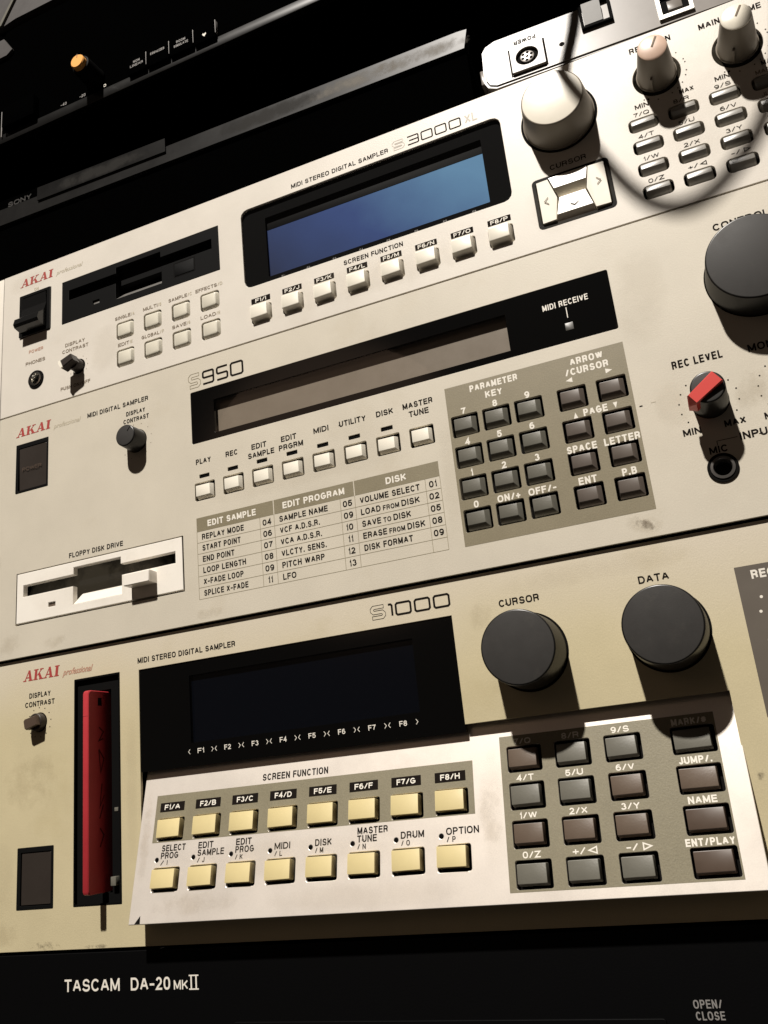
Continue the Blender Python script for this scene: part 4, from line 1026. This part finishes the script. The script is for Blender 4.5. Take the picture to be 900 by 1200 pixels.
# ---------------------------------------------------------------- red disk
rd_ = thing('floppy_disk', 'red floppy disk standing edge out of the vertical slot of the lowest sampler', 'floppy disk', (68.0, 0, -333.0))
o_ = [(-.0, -332.9), (-.0, -246.6), (1.0, -245.5)]
def disk_half(x0, x1, z0, z1, h1):
    r_ = 1.6
    pr_ = [(z0, -40), (z0, h1 - r_), (z0 + .5, h1 - .5), (z0 + r_, h1), (z1 - r_, h1), (z1 - .5, h1 - .5), (z1, h1 - r_), (z1, -40)]
    vs = []
    for x, e in ((x0, .35), (x0 + .35, 0), (x1 - .35, 0), (x1, .35)):
        for z, h in pr_:
            hh = h - e if h > 0 else h
            zz_ = z + e if z < (z0 + z1) / 2 else z - e
            vs.append((x, -hh, zz_))
    n = len(pr_); fs = []
    for k_ in range(3):
        for i in range(n):
            j = (i + 1) % n; fs.append((k_ * n + i, k_ * n + j, (k_ + 1) * n + j, (k_ + 1) * n + i))
    fs += [tuple(range(n)), tuple(3 * n + i for i in range(n))]
    return mesh(vs, fs, True, 25)
XD0, XD1, HD = 66.2, 69.5, 11.6
place('shell', disk_half(XD0, XD1, -333.0, -245.4, HD), M['red'], rd_, F1, 0, 0)
place('shell_seam', polys([[(XD0 + .3, -257.15), (XD1 - .3, -257.15), (XD1 - .3, -256.95), (XD0 + .3, -256.95)]]), M['redseam'], rd_, F1, 0, 0, HD + .02)
place('write_protect_hole', mesh([(XD1 + .05, -5.2, -252.2), (XD1 + .05, -2.6, -252.2), (XD1 + .05, -2.6, -248.6), (XD1 + .05, -5.2, -248.6)], [(0, 1, 2, 3)]), M['hole'], rd_, F1, 0, 0)
def side_stroke(pts, wd):
    q = ribbon(pts, wd)[0]; vs, fs = [], []
    for k_, p in enumerate(q):
        b0 = len(vs)
        for h, z in p: vs.append((XD1 + .06 + .004 * (k_ % 3), -h, z))
        fs.append((b0, b0 + 1, b0 + 2, b0 + 3))
    me = bpy.data.meshes.new('m'); me.from_pydata([tuple(c * MM for c in v) for v in vs], [], fs); return me
for st in ([(4.5, -262), (1.5, -264), (4.5, -268), (1.5, -267)], [(4.6, -272), (3.4, -282), (1.2, -276), (4.6, -272)], [(2.6, -287), (4.0, -297), (1.0, -292)], [(4.2, -302), (1.6, -296)], [(4, -306), (1.4, -309), (4.0, -314)]):
    place('pen_mark', side_stroke(st, .75), M['penmark'], rd_, F1, 0, 0)

# ================================================================== DA-20 below
td = thing('tape_recorder', 'black rack tape recorder below the three samplers with white lettering', 'tape recorder', (200, 0, -488))
place('faceplate', plate([(-27, -488.5), (457, -488.5), (457, -357.0), (-27, -357.0)], [], -3.4, -.6, .3), M['recbk'], td, F1, 0, 0)
chassis(td, F1, -488, -357.4)
text(td, F1, 'TASCAM', 46.2, -369.9, 4.9, 'inkwhite', W=29.6, align='l', bold=.0, h=-.53)
text(td, F1, 'DA-20', 81.6, -369.9, 4.9, 'inkwhite', W=20.0, align='l', bold=.0, h=-.53)
text(td, F1, 'MK', 103.4, -370.6, 3.5, 'inkwhite', W=7.0, align='l', bold=.0, h=-.53)
ii = []
for x in (112.0, 114.4): ii.append([(x - .35, -372.4), (x + .35, -372.4), (x + .35, -367.2), (x - .35, -367.2)])
ii += [[(110.9, -372.6), (115.6, -372.6), (115.6, -372.1), (110.9, -372.1)], [(110.9, -367.5), (115.6, -367.5), (115.6, -367.0), (110.9, -367.0)]]
place('printed_numeral', polys(ii), M['inkwhite'], td, F1, 0, 0, -.53)
text(td, F1, 'OPEN/', 309.5, -380.4, 2.6, 'inkgrey', W=9.2, align='l', bold=0, h=-.53); text(td, F1, 'CLOSE', 309.7, -383.9, 2.6, 'inkgrey', W=9.2, align='l', bold=0, h=-.53)
place('cassette_door', plate(rect(132, 300, -470, -384.4, 1.0), [], -1, .4, .2), M['recbk'], td, F1, 0, 0)

# ================================================================== units above
ta = thing('tape_deck', 'black deck directly above the uppermost sampler with a dusty edge strip', 'tape deck', (110, 0, 2))
place('faceplate', plate([(-27, 1.2), (285, 1.2), (285, 31.5), (-27, 37.0)], [], -4, -1.2, .3), M['upper'], ta, FLAT, 0, 0)
place('deck_body', box(-26, 284, 2, 36, -300, -4, 1), M['upper'], ta, FLAT, 0, 0)
def bar(pts, h0, h1): return mesh([(x, -h0, z) for x, z in pts] + [(x, -h1, z) for x, z in pts], [tuple(range(len(pts))), tuple(range(len(pts), 2 * len(pts)))] + [(i, (i + 1) % len(pts), len(pts) + (i + 1) % len(pts), len(pts) + i) for i in range(len(pts))])
place('edge_strip', bar([(-27, 37.6), (284.5, 30.0), (287.0, 40.2), (282, 40.8), (114, 44.4), (-27, 48.6)], -6, .6), M['strip'], ta, FLAT, 0, 0)
for k_, (a_, b_) in enumerate([(225, 300), (190, 262), (140, 215)]):
    zc = 35.4 + (284 - (a_ + b_) / 2) * .0262
    film(ta, FLAT, a_, b_, zc - 5.6, zc + 5.6, 'dustfilm' if k_ < 2 else 'dustthin', .63 + .02 * k_, .026, 'dust')
film(ta, FLAT, 30, 110, 41, 51, 'dustthin', 1.66, .02, 'dust')
place('disc_tray', bar([(24.6, 43.2), (114.0, 40.6), (114.0, 49.2), (24.6, 52.0)], -6, 1.6), M['strip2'], ta, FLAT, 0, 0)
text(ta, FLAT, 'SONY', 1.2, 49.6, 3.4, 'inkdim', W=21, align='l', bold=.03, h=.3)
place('name_panel', bar([(-27, 48.7), (24.4, 47.2), (24.4, 53.6), (-27, 55)], -6, .1), M['upper'], ta, FLAT, 0, 0)

te = thing('effects_unit', 'black effects unit at top left with orange capped knob and small keys', 'effects unit', (120, 0, 97))
place('faceplate', plate([(-27, 103.4), (430, 103.4), (430, 185), (-27, 185)], [], -4, -.6, .3), M['upper'], te, FLAT, 0, 0)
place('edge_strip', box(-27, 430, 97.0, 103.6, -4, .2, .4), M['strip2'], te, FLAT, 0, 0)
place('unit_body', box(-26, 428, 98, 184, -300, -4, 1), M['upper'], te, FLAT, 0, 0)
k = place('knob', knob_mesh(6.6, 5.8, 13.0, .5), M['jet'], te, FLAT, 65.6, 113.2, 0, label='black knob with orange cap')
place('orange_cap', loft([(circ(4.6, 40), 12.8), (circ(4.5, 40), 15.4), (circ(4.0, 40), 16.0)]), M['orange'], k, FLAT, 65.6, 113.2)
place('pointer_line', box(-.2, .2, 2.2, 4.4, 16, 16.15, .02), M['inkbrown'], k, FLAT, 65.6, 113.2, 0, rot=.1)
for x, s in ((42.3, '-40'), (56.3, '-20'), (72.6, '0')): text(te, FLAT, s, x, 105.4, 2.0, 'inkwhite' if x > 60 else 'inkgrey', W=4.4, h=.25)
for i, (x0, x1, s) in enumerate([(90.6, 103.3, 'NON|LINEAR'), (103.8, 119.0, 'EQUALIZER'), (119.5, 135.2, 'ROOM|SIMULATE'), (135.7, 149.8, None)]):
    b_ = place('preset_key', box(x0, x1, 102.2, 114.4, -.5, 2.4, .4), M['upper'], te, FLAT, 0, 0)
    if s:
        for q, l_ in enumerate(s.split('|')): text(te, FLAT, l_, (x0 + x1) / 2, 110.2 - 2.6 * q, 1.7, 'inkgrey', W=min(9.6, 1.5 * len(l_)), h=2.48)
    else:
        place('printed_mark', polys([[(x, z) for x, z in [(0, -1.4), (1.3, .2), (.9, 1.1), (0, .4)]], [(0, -1.4), (0, .4), (-.9, 1.1), (-1.3, .2)]]), M['inkwhite'], te, FLAT, 142.8, 106.6, 2.48)
    place('key_divider', box(x1 - .15, x1 + .15, 104.5, 113.5, 0, 2.5, .03), M['inkgrey'], te, FLAT, .2, 0)
place('power_key', box(-2.5, 22.6, 104.6, 119.5, -.5, 4.0, .6), M['upper'], te, FLAT, 0, 0)
place('side_trim', box(-5.6, -4.9, 101, 120, 0, 1.2, .1), M['inkgrey'], te, FLAT, 0, 0)

tg = thing('mixer_corner', 'dark grey case corner at the far top left above the effects unit', 'case', (5, 0, 186))
place('case_front', bar([(-60, 186.5), (-8, 186.5), (4, 188.5), (120, 188.5), (120, 260), (-60, 260)], -4, 2.0), M['greybox'], tg, FLAT, 0, 0)
place('case_foot', bar([(-40, 163), (-3.0, 163), (1.5, 166), (-5.5, 177), (-40, 177)], -4, 1.4), M['greybox'], tg, FLAT, 0, 0)
place('trim_line', bar([(-9, 186.6), (-6.5, 186.6), (10, 214), (8, 214)], 2.0, 3.4), M['keygrey'], tg, FLAT, 0, 0)

# silver controller
tc_ = thing('controller_box', 'upside down silver controller box with round POWER socket above the top sampler', 'controller', (350, 0, .6))
TCF = Frame(T(292, 1.0, 1.2) @ Matrix.Rotation(math.radians(1.6), 4, 'Z') @ Matrix.Rotation(math.radians(-4.6), 4, 'X') @ T(-292, 0, -1.2))
oc = [(296.5, 1.2), (460, 1.2), (460, 30.0), (298.5, 30.0), (294.0, 28.2), (292.0, 25.2), (291.2, 6.5), (292.6, 3.2)]
oi = [(297.0, 2.4), (460, 2.4), (460, 28.5), (299.0, 28.5), (295.2, 27.0), (293.4, 24.6), (292.6, 7.0), (293.8, 4.0)]
place('outer_shell', bar(oc, -90, -1.0), M['ctrl'], tc_, TCF, 0, 0)
place('shell_gap', bar(insetp(oi, -.35), -2, -.8), M['hole'], tc_, TCF, 0, 0)
place('rear_panel', bar(oi, -2, -.4), M['ctrl'], tc_, TCF, 0, 0)
place('side_lug', box(289.6, 292.4, 6.8, 15.6, -8, -1.6, .5), M['ctrl'], tc_, TCF, 0, 0)
sk = place('power_socket', plate(rect(304.9, 320.6, 4.4, 19.6, .4), [circ(5.2, 40, 312.6, 12.1)], -.6, 1.0, .15), M['ctrl'], tc_, TCF, 0, 0)
place('socket_border', polys(ribbon([(304.5, 4.0), (321.0, 4.0), (321.0, 20.0), (304.5, 20.0)], .7, True)[0]), M['ink'], sk, TCF, 0, 0, -.3)
place('socket_well', loft([(circ(5.3, 40), -.35), (circ(5.2, 40), -.3)]), M['hole'], sk, TCF, 312.6, 12.1)
place('socket_core', loft([(circ(3.4, 32), -.3), (circ(3.3, 32), .5), (circ(3.0, 32), .6)]), M['darkmetal'], sk, TCF, 312.6, 12.1)
for i in range(6):
    a = math.radians(60 * i + 20)
    place('pin_hole', loft([(circ(.75, 12), .5), (circ(.7, 12), .66)]), M['hole'], sk, TCF, 312.6 + 2.2 * math.cos(a), 12.1 + 2.2 * math.sin(a))
place('pin_hole', loft([(circ(.8, 12), .5), (circ(.75, 12), .66)]), M['hole'], sk, TCF, 312.6, 12.1)
text(tc_, TCF, 'POWER', 312.6, 23.4, 2.4, 'ink', W=10.4, bold=.01, rot=math.pi, h=-.3)
place('screw_hole', loft([(circ(1.25, 20), -.4), (circ(1.2, 20), -.3)]), M['hole'], tc_, TCF, 328.6, 12.6)
sw = place('rocker_switch', plate(rect(338.4, 352.6, 15.2, 29.0, .3), [rect(339.6, 351.2, 16.4, 28.2, .2)], -.6, 1.2, .1), M['black'], tc_, TCF, 0, 0)
place('rocker', loft([(rect(340.0, 348.2, 16.8, 28, .2), -.4), (rect(340.0, 348.2, 16.8, 28, .2), lambda x, z: 1.2 + (z - 17) * .15)]), M['fddgrey'], sw, TCF, 0, 0)
us = place('usb_socket', plate(rect(370.8, 385.6, 4.4, 17.6, .4), [rect(372.6, 383.8, 6.6, 16.6, .3)], -.6, .9, .1), M['metal'], tc_, TCF, 0, 0)
place('usb_well', loft([(rect(372.5, 383.9, 6.5, 16.7, .3), -.39), (rect(372.6, 383.8, 6.6, 16.6, .3), -.3)]), M['hole'], us, TCF, 0, 0)
place('usb_tongue', box(375.2, 381.2, 8.2, 13.4, -.3, .8, .1), M['ctrl'], us, TCF, 0, 0)

# cable looping down in front of the rack, above the frame; its shadow falls on the top sampler
def shadow_path(x, z, t):
    d = (LAMP - Vector((x, 0, z))); d = d / abs(d.y)
    return Vector((x, 0, z)) + d * t
pts = [(352, 130, 30), (343, 75, 44), (337.5, 32, 50), (333, 15, 54), (327.0, -4, 60), (325.5, -20, 72), (329.5, -40, 92), (337, -57, 108), (342, -70, 116), (350, -83, 120), (361, -90.5, 120), (373, -88.5, 120), (385, -79, 120), (397, -66, 116), (407, -48, 110), (416, -20, 100), (424, 30, 85), (430, 120, 60)]
cu = bpy.data.curves.new('cable', 'CURVE'); cu.dimensions = '3D'; cu.bevel_depth = 2.6 * MM; cu.bevel_resolution = 4
sp = cu.splines.new('NURBS'); sp.points.add(len(pts) - 1); sp.order_u = 4; sp.use_endpoint_u = True
for i, p in enumerate(pts): sp.points[i].co = (*(shadow_path(*p) * MM), 1)
tmp = bpy.data.objects.new('tmp', cu); COL.objects.link(tmp)
cme = bpy.data.meshes.new_from_object(tmp.evaluated_get(bpy.context.evaluated_depsgraph_get()))
bpy.data.objects.remove(tmp); bpy.data.curves.remove(cu)
co = link('cable', cme, M['cable'], None, Matrix.Identity(4))
co['label'] = 'black cable looping down in front of the silver controller box'; co['category'] = 'cable'

for o in [_fo]:
    bpy.data.objects.remove(o)
